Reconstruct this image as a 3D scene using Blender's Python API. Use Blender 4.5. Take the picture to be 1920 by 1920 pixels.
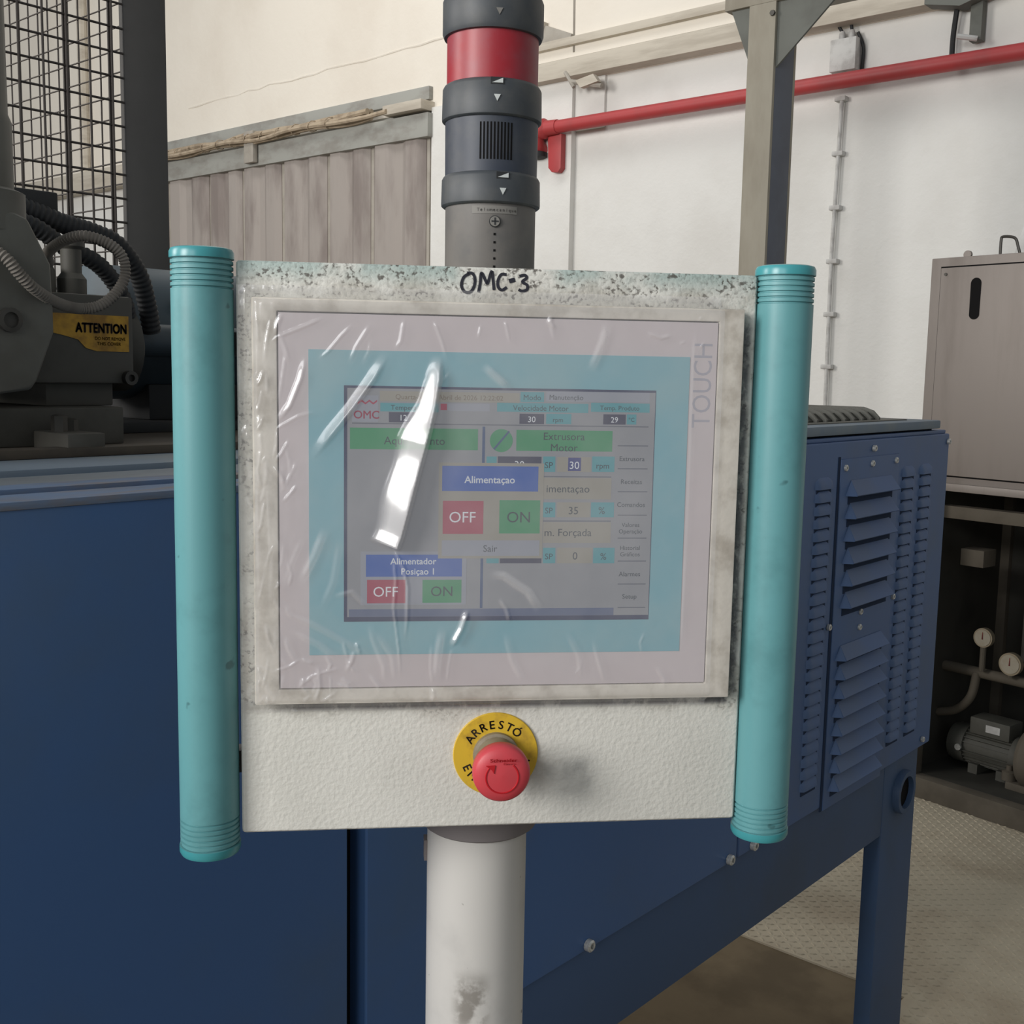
import bpy, bmesh, math, random
import numpy as np
from mathutils import Vector, Matrix

# ------------------------------------------------------------------ clean scene
for o in list(bpy.data.objects):
    bpy.data.objects.remove(o, do_unlink=True)
scene = bpy.context.scene
COL = scene.collection
random.seed(7)
RNG = np.random.default_rng(7)
PI = math.pi

# ------------------------------------------------------------------ camera
# building frame: +Y towards the long white wall, +X to the right along it, Z up
YAW, PITCH, ROLL = math.radians(41.12), math.radians(7.12), math.radians(1.08)
FOCAL_PX, FRAME_PX = 2108.0, 1920.0
fw = Vector((-math.sin(YAW) * math.cos(PITCH), math.cos(YAW) * math.cos(PITCH), -math.sin(PITCH)))
rt = Vector((math.cos(YAW), math.sin(YAW), 0))
up = rt.cross(fw)
r2 = rt * math.cos(ROLL) + up * math.sin(ROLL)
u2 = -rt * math.sin(ROLL) + up * math.cos(ROLL)
cam_data = bpy.data.cameras.new('camera')
cam_data.sensor_fit = 'HORIZONTAL'
cam_data.sensor_width = 36.0
cam_data.lens = FOCAL_PX / FRAME_PX * 36.0
cam_data.clip_start = 0.02
cam_data.clip_end = 100
cam = bpy.data.objects.new('camera', cam_data)
COL.objects.link(cam)
m = Matrix((r2, u2, -fw)).transposed().to_4x4()
m.translation = Vector((0, 0, 1.71))
cam.matrix_world = m
scene.camera = cam

# ------------------------------------------------------------------ world, daylight, exposure
world = bpy.data.worlds.new('hall_daylight')
scene.world = world
world.use_nodes = True
bg = world.node_tree.nodes['Background']
bg.inputs['Color'].default_value = (0.86, 0.94, 1.0, 1)
bg.inputs['Strength'].default_value = 0.27

def area_light(name, loc, target, sx, sz, power, color):
    d = bpy.data.lights.new(name, 'AREA')
    d.shape = 'RECTANGLE'
    d.size, d.size_y = sx, sz
    d.energy = power
    d.color = color
    o = bpy.data.objects.new(name, d)
    COL.objects.link(o)
    o.location = loc
    o.rotation_euler = (Vector(target) - Vector(loc)).to_track_quat('-Z', 'Y').to_euler()
    return o
# tall hall windows in the wall behind the photographer, an added fill light at right, and a roof light over the far bay
area_light('fill_light_right', (1.7, -5.2, 3.6), (1.7, 0, 2.6), 2.0, 2.6, 90, (0.97, 0.98, 1.0))
area_light('hall_window_near', (-1.5, -5.2, 3.6), (-1.5, 0, 2.9), 2.0, 2.6, 350, (1.0, 0.98, 0.95))
area_light('hall_window_far', (-7.2, -4.2, 4.2), (-7.2, 6, 3.0), 3.0, 2.6, 400, (1.0, 0.96, 0.91))
area_light('roof_light', (-6.0, 3.4, 6.6), (-6.3, 4.2, 0), 5.0, 1.4, 90, (1.0, 0.97, 0.93))

scene.view_settings.view_transform = 'Standard'
scene.view_settings.look = 'None'
scene.view_settings.gamma = 1.0
scene.view_settings.use_curve_mapping = False
scene.view_settings.exposure = 0.0

# ------------------------------------------------------------------ materials
MATS = {}
def srgb(r, g, b):
    def f(c):
        c /= 255.0
        return c / 12.92 if c <= 0.04045 else ((c + 0.055) / 1.055) ** 2.4
    return (f(r), f(g), f(b), 1.0)

class NT:
    def __init__(self, name):
        self.m = bpy.data.materials.new(name)
        self.m.use_nodes = True
        self.t = self.m.node_tree
        self.t.nodes.clear()
        self.out = self.n('ShaderNodeOutputMaterial')
        self._tc = None
    def n(self, typ, **kw):
        nd = self.t.nodes.new(typ)
        for k, v in kw.items():
            setattr(nd, k, v)
        return nd
    def l(self, a, b):
        self.t.links.new(a, b)
    def co(self):
        if self._tc is None:
            self._tc = self.n('ShaderNodeTexCoord')
        return self._tc.outputs['Object']
    def noise(self, scale, detail=3, rough=0.55, vec=None, stretch=None):
        nd = self.n('ShaderNodeTexNoise')
        nd.inputs['Scale'].default_value = scale
        nd.inputs['Detail'].default_value = detail
        nd.inputs['Roughness'].default_value = rough
        v = vec or self.co()
        if stretch:
            mp = self.n('ShaderNodeMapping')
            mp.inputs['Scale'].default_value = stretch
            self.l(v, mp.inputs['Vector'])
            v = mp.outputs['Vector']
        self.l(v, nd.inputs['Vector'])
        return nd.outputs['Fac']
    def ramp(self, src, lo, hi, a=0.0, b=1.0):
        nd = self.n('ShaderNodeMapRange')
        nd.interpolation_type = 'SMOOTHSTEP'
        nd.inputs['From Min'].default_value = lo
        nd.inputs['From Max'].default_value = hi
        nd.inputs['To Min'].default_value = a
        nd.inputs['To Max'].default_value = b
        self.l(src, nd.inputs['Value'])
        return nd.outputs['Result']
    def math(self, op, a, b=None):
        nd = self.n('ShaderNodeMath', operation=op)
        for i, v in enumerate((a, b)):
            if v is None:
                continue
            if isinstance(v, (int, float)):
                nd.inputs[i].default_value = v
            else:
                self.l(v, nd.inputs[i])
        return nd.outputs[0]
    def mix(self, fac, a, b):
        nd = self.n('ShaderNodeMix', data_type='RGBA')
        if isinstance(fac, (int, float)):
            nd.inputs[0].default_value = fac
        else:
            self.l(fac, nd.inputs[0])
        for i, v in ((6, a), (7, b)):
            if isinstance(v, tuple):
                nd.inputs[i].default_value = v
            else:
                self.l(v, nd.inputs[i])
        return nd.outputs[2]
    def xyz(self):
        s = self.n('ShaderNodeSeparateXYZ')
        self.l(self.co(), s.inputs[0])
        return s.outputs
    def bump(self, h, strength, dist):
        b = self.n('ShaderNodeBump')
        b.inputs['Strength'].default_value = strength
        b.inputs['Distance'].default_value = dist
        self.l(h, b.inputs['Height'])
        return b.outputs['Normal']
    def principled(self, col, rough=0.5, metal=0.0, normal=None, spec=None, emit=None, estr=0.0):
        p = self.n('ShaderNodeBsdfPrincipled')
        for key, v in (('Base Color', col), ('Roughness', rough), ('Metallic', metal)):
            if isinstance(v, (tuple, float, int)):
                p.inputs[key].default_value = v
            else:
                self.l(v, p.inputs[key])
        if normal is not None:
            self.l(normal, p.inputs['Normal'])
        if spec is not None:
            p.inputs['Specular IOR Level'].default_value = spec
        if emit is not None:
            p.inputs['Emission Color'].default_value = emit
            p.inputs['Emission Strength'].default_value = estr
        self.l(p.outputs[0], self.out.inputs['Surface'])
        return p

def M(name, col, rough=0.5, metal=0.0, col2=None, vscale=6.0, amount=0.5, bump=0.0, bscale=120.0, bdist=0.001, stretch=None, spec=None, lo=0.42, hi=0.68):
    """paint, metal or plaster with patchy soiling and a fine relief"""
    if name in MATS:
        return MATS[name]
    t = NT(name)
    c = col
    if col2 is not None:
        f = t.ramp(t.noise(vscale, 5, 0.6, stretch=stretch), lo, hi, 0, amount)
        c = t.mix(f, col, col2)
    nrm = t.bump(t.noise(bscale, 2), bump, bdist) if bump else None
    t.principled(c, rough, metal, nrm, spec)
    MATS[name] = t.m
    return t.m

def screen_mat(name, col, glow=0.3):
    t = NT(name)
    t.principled(tuple(x * 0.35 for x in col[:3]) + (1,), 0.6, 0, spec=0.2, emit=col, estr=glow)
    return t.m

WHITE_WALL = M('wall_plaster', srgb(226, 225, 221), 0.9, col2=srgb(206, 203, 197), vscale=0.9, amount=0.55, bump=0.25, bscale=30, bdist=0.01)
CREAM_WALL = M('upper_wall_plaster', srgb(230, 223, 211), 0.9, col2=srgb(214, 204, 190), vscale=0.7, amount=0.5, bump=0.25, bscale=24, bdist=0.01)
TRIM = M('trim_paint', srgb(196, 188, 174), 0.8, col2=srgb(150, 140, 126), vscale=4, amount=0.5, stretch=(0.4, 1, 3))
TRIM_DARK = M('ledge_grey_paint', srgb(168, 162, 152), 0.8, col2=srgb(120, 112, 102), vscale=3, amount=0.5)
RAIL = M('rail_grey_paint', srgb(158, 158, 152), 0.7, col2=srgb(120, 112, 104), vscale=3, amount=0.5, stretch=(1.5, 1, 3))
STRIP = M('weathered_sheet', srgb(162, 154, 148), 0.75, col2=srgb(110, 98, 94), vscale=1.6, amount=0.65, stretch=(2.2, 2.2, 0.5))
CABLE = M('dusty_cable', srgb(176, 160, 138), 0.85, col2=srgb(120, 104, 86), vscale=9, amount=0.6)
RED_PIPE = M('red_pipe_paint', srgb(176, 62, 64), 0.5, col2=srgb(150, 66, 66), vscale=5, amount=0.5)
RUST = M('rusty_red', srgb(120, 40, 36), 0.8, col2=srgb(60, 34, 30), vscale=30, amount=0.7)
CONDUIT = M('grey_pvc_conduit', srgb(198, 197, 194), 0.6, col2=srgb(140, 136, 132), vscale=12, amount=0.5)
COLUMN_SHADED = M('column_paint_shaded', srgb(92, 98, 110), 0.7, col2=srgb(80, 84, 94), vscale=4, amount=0.5)  # shade of the web put into the colour: darker, cooler column paint
COLUMN = M('column_paint', srgb(150, 144, 130), 0.7, col2=srgb(122, 114, 100), vscale=3, amount=0.5, stretch=(2, 2, 0.6))
GUSSET = M('gusset_paint', srgb(104, 106, 100), 0.7, col2=srgb(80, 80, 74), vscale=5, amount=0.5)
BLUE = M('blue_machine_paint', srgb(62, 95, 142), 0.42, col2=srgb(72, 93, 118), vscale=2.4, amount=0.55, bump=0.06, bscale=220, spec=0.3)
BLUE_HOOD = M('blue_hood_paint', srgb(72, 96, 136), 0.5, col2=srgb(80, 94, 116), vscale=5, amount=0.5, bump=0.08, bscale=260, spec=0.3)
SLOT_BLUE = M('dark_blue_slot', srgb(40, 52, 74), 0.8, spec=0.1)
BLUE_BEAM = M('blue_beam_paint', srgb(58, 80, 112), 0.55, col2=srgb(60, 72, 86), vscale=3, amount=0.5, spec=0.3)
BLUE_LID = M('dusty_blue_lid', srgb(104, 118, 132), 0.7, col2=srgb(126, 132, 130), vscale=6, amount=0.6)
BLUE_WORN = M('worn_blue_edge', srgb(84, 106, 136), 0.6, col2=srgb(112, 98, 82), vscale=12, amount=0.8, stretch=(3, 0.6, 3))
DECK_GREY = M('oily_steel_strip', srgb(112, 120, 128), 0.5, col2=srgb(86, 78, 68), vscale=7, amount=0.7, stretch=(3, 0.5, 3))
DECK_BROWN = M('brown_grease_steel', srgb(74, 66, 56), 0.75, col2=srgb(46, 42, 38), vscale=9, amount=0.7)
CAST = M('cast_grey_paint', srgb(92, 92, 86), 0.6, col2=srgb(66, 62, 54), vscale=6, amount=0.6, bump=0.1, bscale=90)
GEAR_GREY = M('gearbox_dusty_paint', srgb(78, 76, 70), 0.65, col2=srgb(56, 54, 48), vscale=8, amount=0.6, bump=0.1, bscale=120)
DARK_BLUEGREY = M('barrel_cover_paint', srgb(66, 80, 88), 0.55, col2=srgb(44, 50, 54), vscale=5, amount=0.6)
BLACK = M('black_rubber', srgb(34, 36, 38), 0.7, col2=srgb(52, 50, 48), vscale=20, amount=0.5)
FLEX_GREY = M('dusty_grey_flex', srgb(118, 112, 104), 0.75, col2=srgb(86, 80, 72), vscale=25, amount=0.5)
BOLT = M('zinc_bolt', srgb(200, 200, 196), 0.35, 0.5, col2=srgb(110, 108, 104), vscale=200, amount=0.5)
DARK_BOLT = M('dark_bolt', srgb(72, 70, 66), 0.5, 0.6)
MESH_WIRE = M('dark_mesh_wire', srgb(58, 52, 48), 0.7)
POST = M('dark_post_paint', srgb(82, 80, 78), 0.7, col2=srgb(66, 64, 62), vscale=4, amount=0.5)
YELLOW_STICKER = M('faded_yellow_sticker', srgb(196, 150, 44), 0.6, col2=srgb(120, 84, 36), vscale=22, amount=0.75, lo=0.4, hi=0.62)
STICKER_INK = M('sticker_ink', srgb(58, 42, 26), 0.7)
CONCRETE = M('stained_concrete', srgb(112, 98, 76), 0.9, col2=srgb(78, 66, 48), vscale=3, amount=0.7, bump=0.3, bscale=60, bdist=0.003)
PLATE = M('dusty_tread_plate', srgb(176, 166, 146), 0.75, col2=srgb(148, 134, 114), vscale=2.2, amount=0.7, bump=0.2, bscale=150)
STEEL_CAB = M('brushed_steel_cabinet', srgb(132, 124, 118), 0.5, 0.25, col2=srgb(108, 99, 92), vscale=2, amount=0.6, stretch=(3, 3, 0.5))
STEEL_FRAME = M('dusty_frame_paint', srgb(90, 83, 72), 0.8, col2=srgb(68, 61, 51), vscale=6, amount=0.6)
DARK_TANK = M('dark_tank', srgb(58, 56, 50), 0.7, col2=srgb(40, 38, 34), vscale=4, amount=0.6)
MOTOR_GREY = M('motor_grey_paint', srgb(80, 79, 72), 0.65, col2=srgb(58, 56, 50), vscale=9, amount=0.5)
BLACK_RECESS = M('black_recess', srgb(20, 19, 19), 0.8, spec=0.1)
GAUGE_FACE = M('gauge_face', srgb(160, 152, 136), 0.6, col2=srgb(150, 138, 118), vscale=30, amount=0.6)
GAUGE_RIM = M('gauge_rim', srgb(150, 138, 118), 0.45, 0.5)
TEAL_DIRT = None

def teal_material():
    t = NT('teal_handle_plastic')
    f = t.ramp(t.noise(14, 5, 0.65), 0.5, 0.72, 0, 0.35)
    c = t.mix(f, srgb(96, 152, 156), srgb(66, 112, 114))
    f2 = t.ramp(t.noise(70, 2, 0.5), 0.7, 0.76, 0, 0.6)
    c = t.mix(f2, c, srgb(40, 74, 76))
    t.principled(c, 0.42, 0, t.bump(t.noise(300, 2), 0.05, 0.0005))
    return t.m
TEAL = teal_material()
TEAL_CAP = M('teal_end_cap', srgb(66, 146, 152), 0.3)

def enclosure_material():
    """cream hammer-finish paint, soiled around the display bezel and along the top"""
    t = NT('hammered_cream_paint')
    x, y, z = t.xyz()
    ham = t.noise(330, 2, 0.5)
    cells = t.n('ShaderNodeTexVoronoi')
    cells.inputs['Scale'].default_value = 260
    t.l(t.co(), cells.inputs['Vector'])
    # distance outside the bezel rectangle
    dx = t.math('SUBTRACT', t.math('ABSOLUTE', t.math('SUBTRACT', x, 0.0035)), 0.168)
    dz = t.math('SUBTRACT', t.math('ABSOLUTE', t.math('SUBTRACT', z, 1.6175)), 0.138)
    d = t.math('MAXIMUM', dx, dz)
    warp = t.ramp(t.noise(22, 4, 0.6), 0.3, 0.7, -0.012, 0.012)
    near = t.ramp(t.math('ADD', d, warp), 0.002, 0.018, 1, 0)
    low = t.ramp(z, 1.44, 1.50, 0, 1)
    grime = t.math('MULTIPLY', near, low)
    crev = t.ramp(ham, 0.40, 0.52, 1, 0)
    streak = t.ramp(t.noise(110, 5, 0.65, stretch=(0.6, 1, 1.3)), 0.46, 0.60, 0, 1)
    top = t.ramp(z, 1.752, 1.770, 0, 1)
    specks = t.math('MULTIPLY', t.math('MULTIPLY', crev, t.ramp(streak, 0, 1, 0.25, 1)), t.math('MAXIMUM', t.math('MULTIPLY', grime, 0.9), top))
    base = t.mix(t.ramp(t.noise(9, 4), 0.4, 0.7, 0, 0.6), srgb(216, 214, 206), srgb(202, 200, 192))
    soil = t.mix(t.math('MULTIPLY', grime, 0.45), base, srgb(150, 142, 128))
    tealness = t.math('MULTIPLY', t.ramp(z, 1.762, 1.779, 0, 0.55), t.ramp(t.noise(16, 3), 0.42, 0.6, 0, 1))
    soil = t.mix(tealness, soil, srgb(120, 158, 154))
    col = t.mix(t.math('MULTIPLY', specks, 0.85), soil, srgb(70, 62, 54))
    # greasy dirt plus the bezel's cast shadow, painted beside and below it
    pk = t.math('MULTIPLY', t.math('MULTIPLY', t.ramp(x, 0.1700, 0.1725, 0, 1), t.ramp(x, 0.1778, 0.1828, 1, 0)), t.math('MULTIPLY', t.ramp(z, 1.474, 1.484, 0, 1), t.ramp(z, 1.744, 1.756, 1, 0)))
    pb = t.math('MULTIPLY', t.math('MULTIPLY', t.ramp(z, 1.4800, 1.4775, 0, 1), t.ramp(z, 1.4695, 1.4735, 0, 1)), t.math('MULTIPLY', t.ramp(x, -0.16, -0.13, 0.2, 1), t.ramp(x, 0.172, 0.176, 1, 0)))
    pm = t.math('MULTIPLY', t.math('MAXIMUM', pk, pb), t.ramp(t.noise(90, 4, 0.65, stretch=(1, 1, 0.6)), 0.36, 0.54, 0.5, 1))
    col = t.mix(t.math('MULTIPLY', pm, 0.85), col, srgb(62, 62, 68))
    # patchy grey tone below the stop button, right
    sm = t.math('MULTIPLY', t.ramp(t.noise(26, 4), 0.42, 0.66, 0, 0.55),
                t.math('MULTIPLY', t.ramp(z, 1.39, 1.42, 0, 1), t.math('MULTIPLY', t.ramp(z, 1.44, 1.425, 0, 1), t.math('MULTIPLY', t.ramp(x, 0.02, 0.03, 0, 1), t.ramp(x, 0.10, 0.06, 0, 1)))))
    col = t.mix(sm, col, srgb(120, 122, 122))
    h = t.math('ADD', ham, t.math('MULTIPLY', cells.outputs['Distance'], 0.4))
    t.principled(col, 0.5, 0, t.bump(h, 0.42, 0.0011))
    return t.m
ENCLOSURE = enclosure_material()
BEZEL = M('soiled_bezel', srgb(204, 198, 188), 0.65, col2=srgb(142, 132, 118), vscale=34, amount=0.55, bump=0.25, bscale=160, stretch=(1, 1, 1))
FACEPLATE = M('display_faceplate', srgb(192, 182, 184), 0.55, col2=srgb(180, 170, 172), vscale=12, amount=0.4)
FACE_TEAL = M('display_teal_film', srgb(116, 164, 176), 0.5, col2=srgb(120, 162, 168), vscale=14, amount=0.4)
FACE_PRINT = M('faceplate_grey_print', srgb(158, 156, 166), 0.6)
def pole_material():
    t = NT('pole_white_paint')
    x, y, z = t.xyz()
    c = t.mix(t.ramp(t.noise(9, 5, 0.6), 0.5, 0.75, 0, 0.4), srgb(200, 197, 192), srgb(150, 148, 146))
    # oily rub mark a hand's breadth wide, and scattered nicks
    m1 = t.math('MULTIPLY', t.ramp(t.math('ABSOLUTE', t.math('SUBTRACT', z, 1.215)), 0.010, 0.032, 1, 0), t.ramp(t.math('ABSOLUTE', t.math('ADD', x, 0.006)), 0.006, 0.018, 1, 0))
    m1 = t.math('MULTIPLY', m1, t.ramp(t.noise(55, 4, 0.6), 0.38, 0.58, 0, 0.75))
    c = t.mix(m1, c, srgb(112, 106, 98))
    c = t.mix(t.ramp(t.noise(85, 2, 0.5), 0.73, 0.76, 0, 0.7), c, srgb(84, 76, 68))
    t.principled(c, 0.5)
    return t.m
POLE = pole_material()
COLLAR = M('collar_grey', srgb(116, 110, 110), 0.6)
MARKER = M('black_marker', srgb(28, 28, 40), 0.6)
YELLOW_LEGEND = M('yellow_legend_plate', srgb(214, 176, 48), 0.55, col2=srgb(150, 116, 46), vscale=55, amount=0.6, lo=0.48, hi=0.7)
BLACK_PRINT = M('black_print', srgb(36, 28, 18), 0.6)
RED_BUTTON = M('red_button_plastic', srgb(200, 66, 74), 0.45, col2=srgb(178, 70, 76), vscale=60, amount=0.3)
RED_GROOVE = M('red_button_relief', srgb(180, 24, 34), 0.4)
STEM_GREY = M('button_collar_grey', srgb(140, 130, 110), 0.55, col2=srgb(110, 96, 74), vscale=60, amount=0.6)
TOWER_DARK = M('tower_ring_plastic', srgb(62, 66, 70), 0.5, col2=srgb(84, 84, 82), vscale=40, amount=0.5)
TOWER_NAVY = M('tower_buzzer_plastic', srgb(52, 58, 70), 0.5, col2=srgb(76, 78, 80), vscale=35, amount=0.5)
TOWER_GREY = M('tower_base_plastic', srgb(104, 100, 96), 0.55, col2=srgb(82, 82, 82), vscale=30, amount=0.6)
TOWER_MARK = M('tower_light_mark', srgb(196, 200, 198), 0.6)
TOWER_EMBOSS = M('tower_embossing', srgb(120, 117, 112), 0.6)

def lens_material():
    t = NT('red_lens_plastic')
    f = t.ramp(t.noise(18, 5, 0.6), 0.36, 0.68, 0, 0.75)
    c = t.mix(f, srgb(160, 34, 46), srgb(144, 78, 88))
    p = t.principled(c, 0.42, 0, t.bump(t.noise(120, 2), 0.05, 0.0005))
    p.inputs['Transmission Weight'].default_value = 0.12
    return t.m
LENS = lens_material()

def film_material():
    """thin clear polythene: mostly see-through, a little milky, glossy on the folds"""
    t = NT('clear_plastic_film')
    tr = t.n('ShaderNodeBsdfTransparent')
    tr.inputs['Color'].default_value = (1, 1, 1, 1)
    df = t.n('ShaderNodeBsdfDiffuse')
    df.inputs['Color'].default_value = (0.86, 0.84, 0.84, 1)
    tl = t.n('ShaderNodeBsdfTranslucent')
    tl.inputs['Color'].default_value = (0.8, 0.78, 0.78, 1)
    gl = t.n('ShaderNodeBsdfGlossy')
    gl.inputs['Roughness'].default_value = 0.17
    gl.inputs['Color'].default_value = (1, 1, 1, 1)
    nrm = t.bump(t.noise(60, 3, 0.5), 0.10, 0.0015)
    t.l(nrm, gl.inputs['Normal'])
    m0 = t.n('ShaderNodeMixShader'); m0.inputs[0].default_value = 0.12
    t.l(df.outputs[0], m0.inputs[1]); t.l(tl.outputs[0], m0.inputs[2])
    m1 = t.n('ShaderNodeMixShader')
    # where the sheet is folded double it is milkier
    at = t.n('ShaderNodeAttribute'); at.attribute_name = 'doubled'
    haze = t.math('ADD', t.ramp(t.noise(14, 4, 0.6), 0.3, 0.75, 0.10, 0.21), t.math('MULTIPLY', at.outputs['Fac'], 0.42))
    t.l(haze, m1.inputs[0])
    t.l(tr.outputs[0], m1.inputs[1]); t.l(m0.outputs[0], m1.inputs[2])
    lw = t.n('ShaderNodeLayerWeight')
    sch = t.math('ADD', t.math('MULTIPLY', t.math('POWER', lw.outputs['Facing'], 5), 0.5), 0.065)
    m2 = t.n('ShaderNodeMixShader')
    t.l(sch, m2.inputs[0])
    t.l(m1.outputs[0], m2.inputs[1]); t.l(gl.outputs[0], m2.inputs[2])
    t.l(m2.outputs[0], t.out.inputs['Surface'])
    return t.m
FILM = film_material()

UI = {k: screen_mat('screen_' + k, c, g) for k, c, g in (
    ('grey', srgb(150, 152, 158), .29), ('lightgrey', srgb(156, 160, 172), .29), ('beige', srgb(160, 156, 146), .29),
    ('cyan', srgb(84, 160, 170), .29), ('green', srgb(60, 150, 104), .29), ('red', srgb(172, 66, 92), .29),
    ('blue', srgb(52, 92, 170), .36), ('dark', srgb(58, 60, 88), .29), ('navy', srgb(60, 86, 130), .29), ('navy2', srgb(58, 66, 130), .33),
    ('line', srgb(104, 108, 120), .29), ('status', srgb(96, 108, 140), .29), ('lcd', srgb(44, 54, 92), .29),
    ('textdark', srgb(40, 58, 74), .2), ('textwhite', srgb(222, 226, 232), .36), ('textred', srgb(170, 50, 84), .29), ('texttan', srgb(122, 108, 92), .29))}

# ------------------------------------------------------------------ mesh helpers
class MB:
    def __init__(self):
        self.v, self.f = [], []
    def add(self, vs, fs):
        o = len(self.v)
        self.v += [tuple(p) for p in vs]
        self.f += [tuple(i + o for i in f) for f in fs]
        return self
    def box(self, x0, x1, y0, y1, z0, z1):
        vs = [(x, y, z) for z in (z0, z1) for y in (y0, y1) for x in (x0, x1)]
        return self.add(vs, [(0, 2, 3, 1), (4, 5, 7, 6), (0, 1, 5, 4), (2, 6, 7, 3), (0, 4, 6, 2), (1, 3, 7, 5)])
    def prism(self, poly, a, b, axis='x'):
        """extrude a 2-D polygon from a to b along an axis; poly is (y,z) for x, (x,z) for y, (x,y) for z"""
        n = len(poly)
        def P(p, t):
            return {'x': (t, p[0], p[1]), 'y': (p[0], t, p[1]), 'z': (p[0], p[1], t)}[axis]
        vs = [P(p, a) for p in poly] + [P(p, b) for p in poly]
        fs = [tuple(range(n)), tuple(range(2 * n - 1, n - 1, -1))]
        fs += [(i, i + n, (i + 1) % n + n, (i + 1) % n) for i in range(n)]
        return self.add(vs, fs)
    def lathe(self, prof, seg=32, axis='z', c=(0, 0, 0), cap=True):
        """prof: (radius, height along axis)"""
        def P(r, h, a):
            u, w = r * math.cos(a), r * math.sin(a)
            p = {'z': (u, w, h), 'y': (u, h, w), 'x': (h, u, w)}[axis]
            return (p[0] + c[0], p[1] + c[1], p[2] + c[2])
        vs, fs = [], []
        for r, h in prof:
            vs += [P(r, h, 2 * PI * k / seg) for k in range(seg)]
        for i in range(len(prof) - 1):
            for k in range(seg):
                a, b = i * seg + k, i * seg + (k + 1) % seg
                fs.append((a, b, b + seg, a + seg))
        if cap:
            fs.append(tuple(range(seg - 1, -1, -1)))
            fs.append(tuple((len(prof) - 1) * seg + k for k in range(seg)))
        return self.add(vs, fs)
    def tube(self, path, rad, seg=10, cap=True):
        pts = [Vector(p) for p in path]
        n = len(pts)
        rads = rad if isinstance(rad, (list, tuple)) else [rad] * n
        tans = [(pts[min(i + 1, n - 1)] - pts[max(i - 1, 0)]).normalized() for i in range(n)]
        ref = Vector((0, 0, 1)) if abs(tans[0].z) < 0.9 else Vector((1, 0, 0))
        vs, fs = [], []
        nrm = (ref - tans[0] * ref.dot(tans[0])).normalized()
        for i in range(n):
            nrm = (nrm - tans[i] * nrm.dot(tans[i])).normalized()
            bi = tans[i].cross(nrm)
            for k in range(seg):
                a = 2 * PI * k / seg
                vs.append(pts[i] + (nrm * math.cos(a) + bi * math.sin(a)) * rads[i])
        for i in range(n - 1):
            for k in range(seg):
                a, b = i * seg + k, i * seg + (k + 1) % seg
                fs.append((a, b, b + seg, a + seg))
        if cap:
            fs.append(tuple(range(seg - 1, -1, -1)))
            fs.append(tuple((n - 1) * seg + k for k in range(seg)))
        return self.add(vs, fs)
    def mesh(self, name, mat, bevel=0.0, smooth=35, bseg=2):
        me = bpy.data.meshes.new(name)
        me.from_pydata(self.v, [], self.f)
        bm = bmesh.new()
        bm.from_mesh(me)
        bmesh.ops.recalc_face_normals(bm, faces=bm.faces[:])
        if bevel:
            es = [e for e in bm.edges if len(e.link_faces) == 2 and e.calc_face_angle(0) > 0.6]
            bmesh.ops.bevel(bm, geom=es, offset=bevel, segments=bseg, affect='EDGES', profile=0.6, clamp_overlap=True)
        bm.to_mesh(me)
        bm.free()
        if smooth:
            me.shade_smooth()
            me.set_sharp_from_angle(angle=math.radians(smooth))
        me.materials.append(mat)
        return me
    def build(self, name, mat, parent=None, bevel=0.0, smooth=35, bseg=2):
        return place(name, self.mesh(name, mat, bevel, smooth, bseg), parent)

def place(name, me, parent=None, loc=(0, 0, 0), rot=(0, 0, 0), scale=None):
    o = bpy.data.objects.new(name, me)
    COL.objects.link(o)
    o.parent = parent
    o.location = loc
    o.rotation_euler = rot
    if scale:
        o.scale = scale
    return o

def tag(o, label, cat=None, group=None, kind=None):
    o['label'] = label
    if cat:
        o['category'] = cat
    if group:
        o['group'] = group
    if kind:
        o['kind'] = kind
    return o

def thing(name, label, cat, loc=(0, 0, 0), rotz=0.0, group=None):
    o = bpy.data.objects.new(name, None)
    COL.objects.link(o)
    o.location = loc
    o.rotation_euler = (0, 0, rotz)
    o.empty_display_size = 0.1
    return tag(o, label, cat, group)

def struct(name, mb, mat, label, parent=None, bevel=0.0, smooth=35):
    o = mb.build(name, mat, parent, bevel, smooth)
    if parent is None:
        o['kind'] = 'structure'
        o['label'] = label
    return o

def spline(pts, n=12):
    """Catmull-Rom through the points"""
    P = [Vector(p) for p in pts]
    P = [P[0] * 2 - P[1]] + P + [P[-1] * 2 - P[-2]]
    out = []
    for i in range(1, len(P) - 2):
        for k in range(n):
            t = k / n
            a, b, c, d = P[i - 1], P[i], P[i + 1], P[i + 2]
            out.append(0.5 * ((2 * b) + (c - a) * t + (2 * a - 5 * b + 4 * c - d) * t * t + (3 * b - a - 3 * c + d) * t ** 3))
    out.append(P[-2])
    return out

def corrugated(pts, r, pitch, depth, seg=12):
    path = spline(pts, 60)
    # resample evenly at half a pitch
    out, acc = [path[0]], 0.0
    step = pitch / 4
    for a, b in zip(path, path[1:]):
        d = (b - a).length
        while acc + d >= step:
            t = (step - acc) / d
            a = a.lerp(b, t)
            out.append(a.copy())
            d = (b - a).length
            acc = 0.0
        acc += d
    rad = [r - depth * (0.0, 0.5, 1.0, 0.5)[i % 4] for i in range(len(out))]
    return MB().tube(out, rad, seg)

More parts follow.
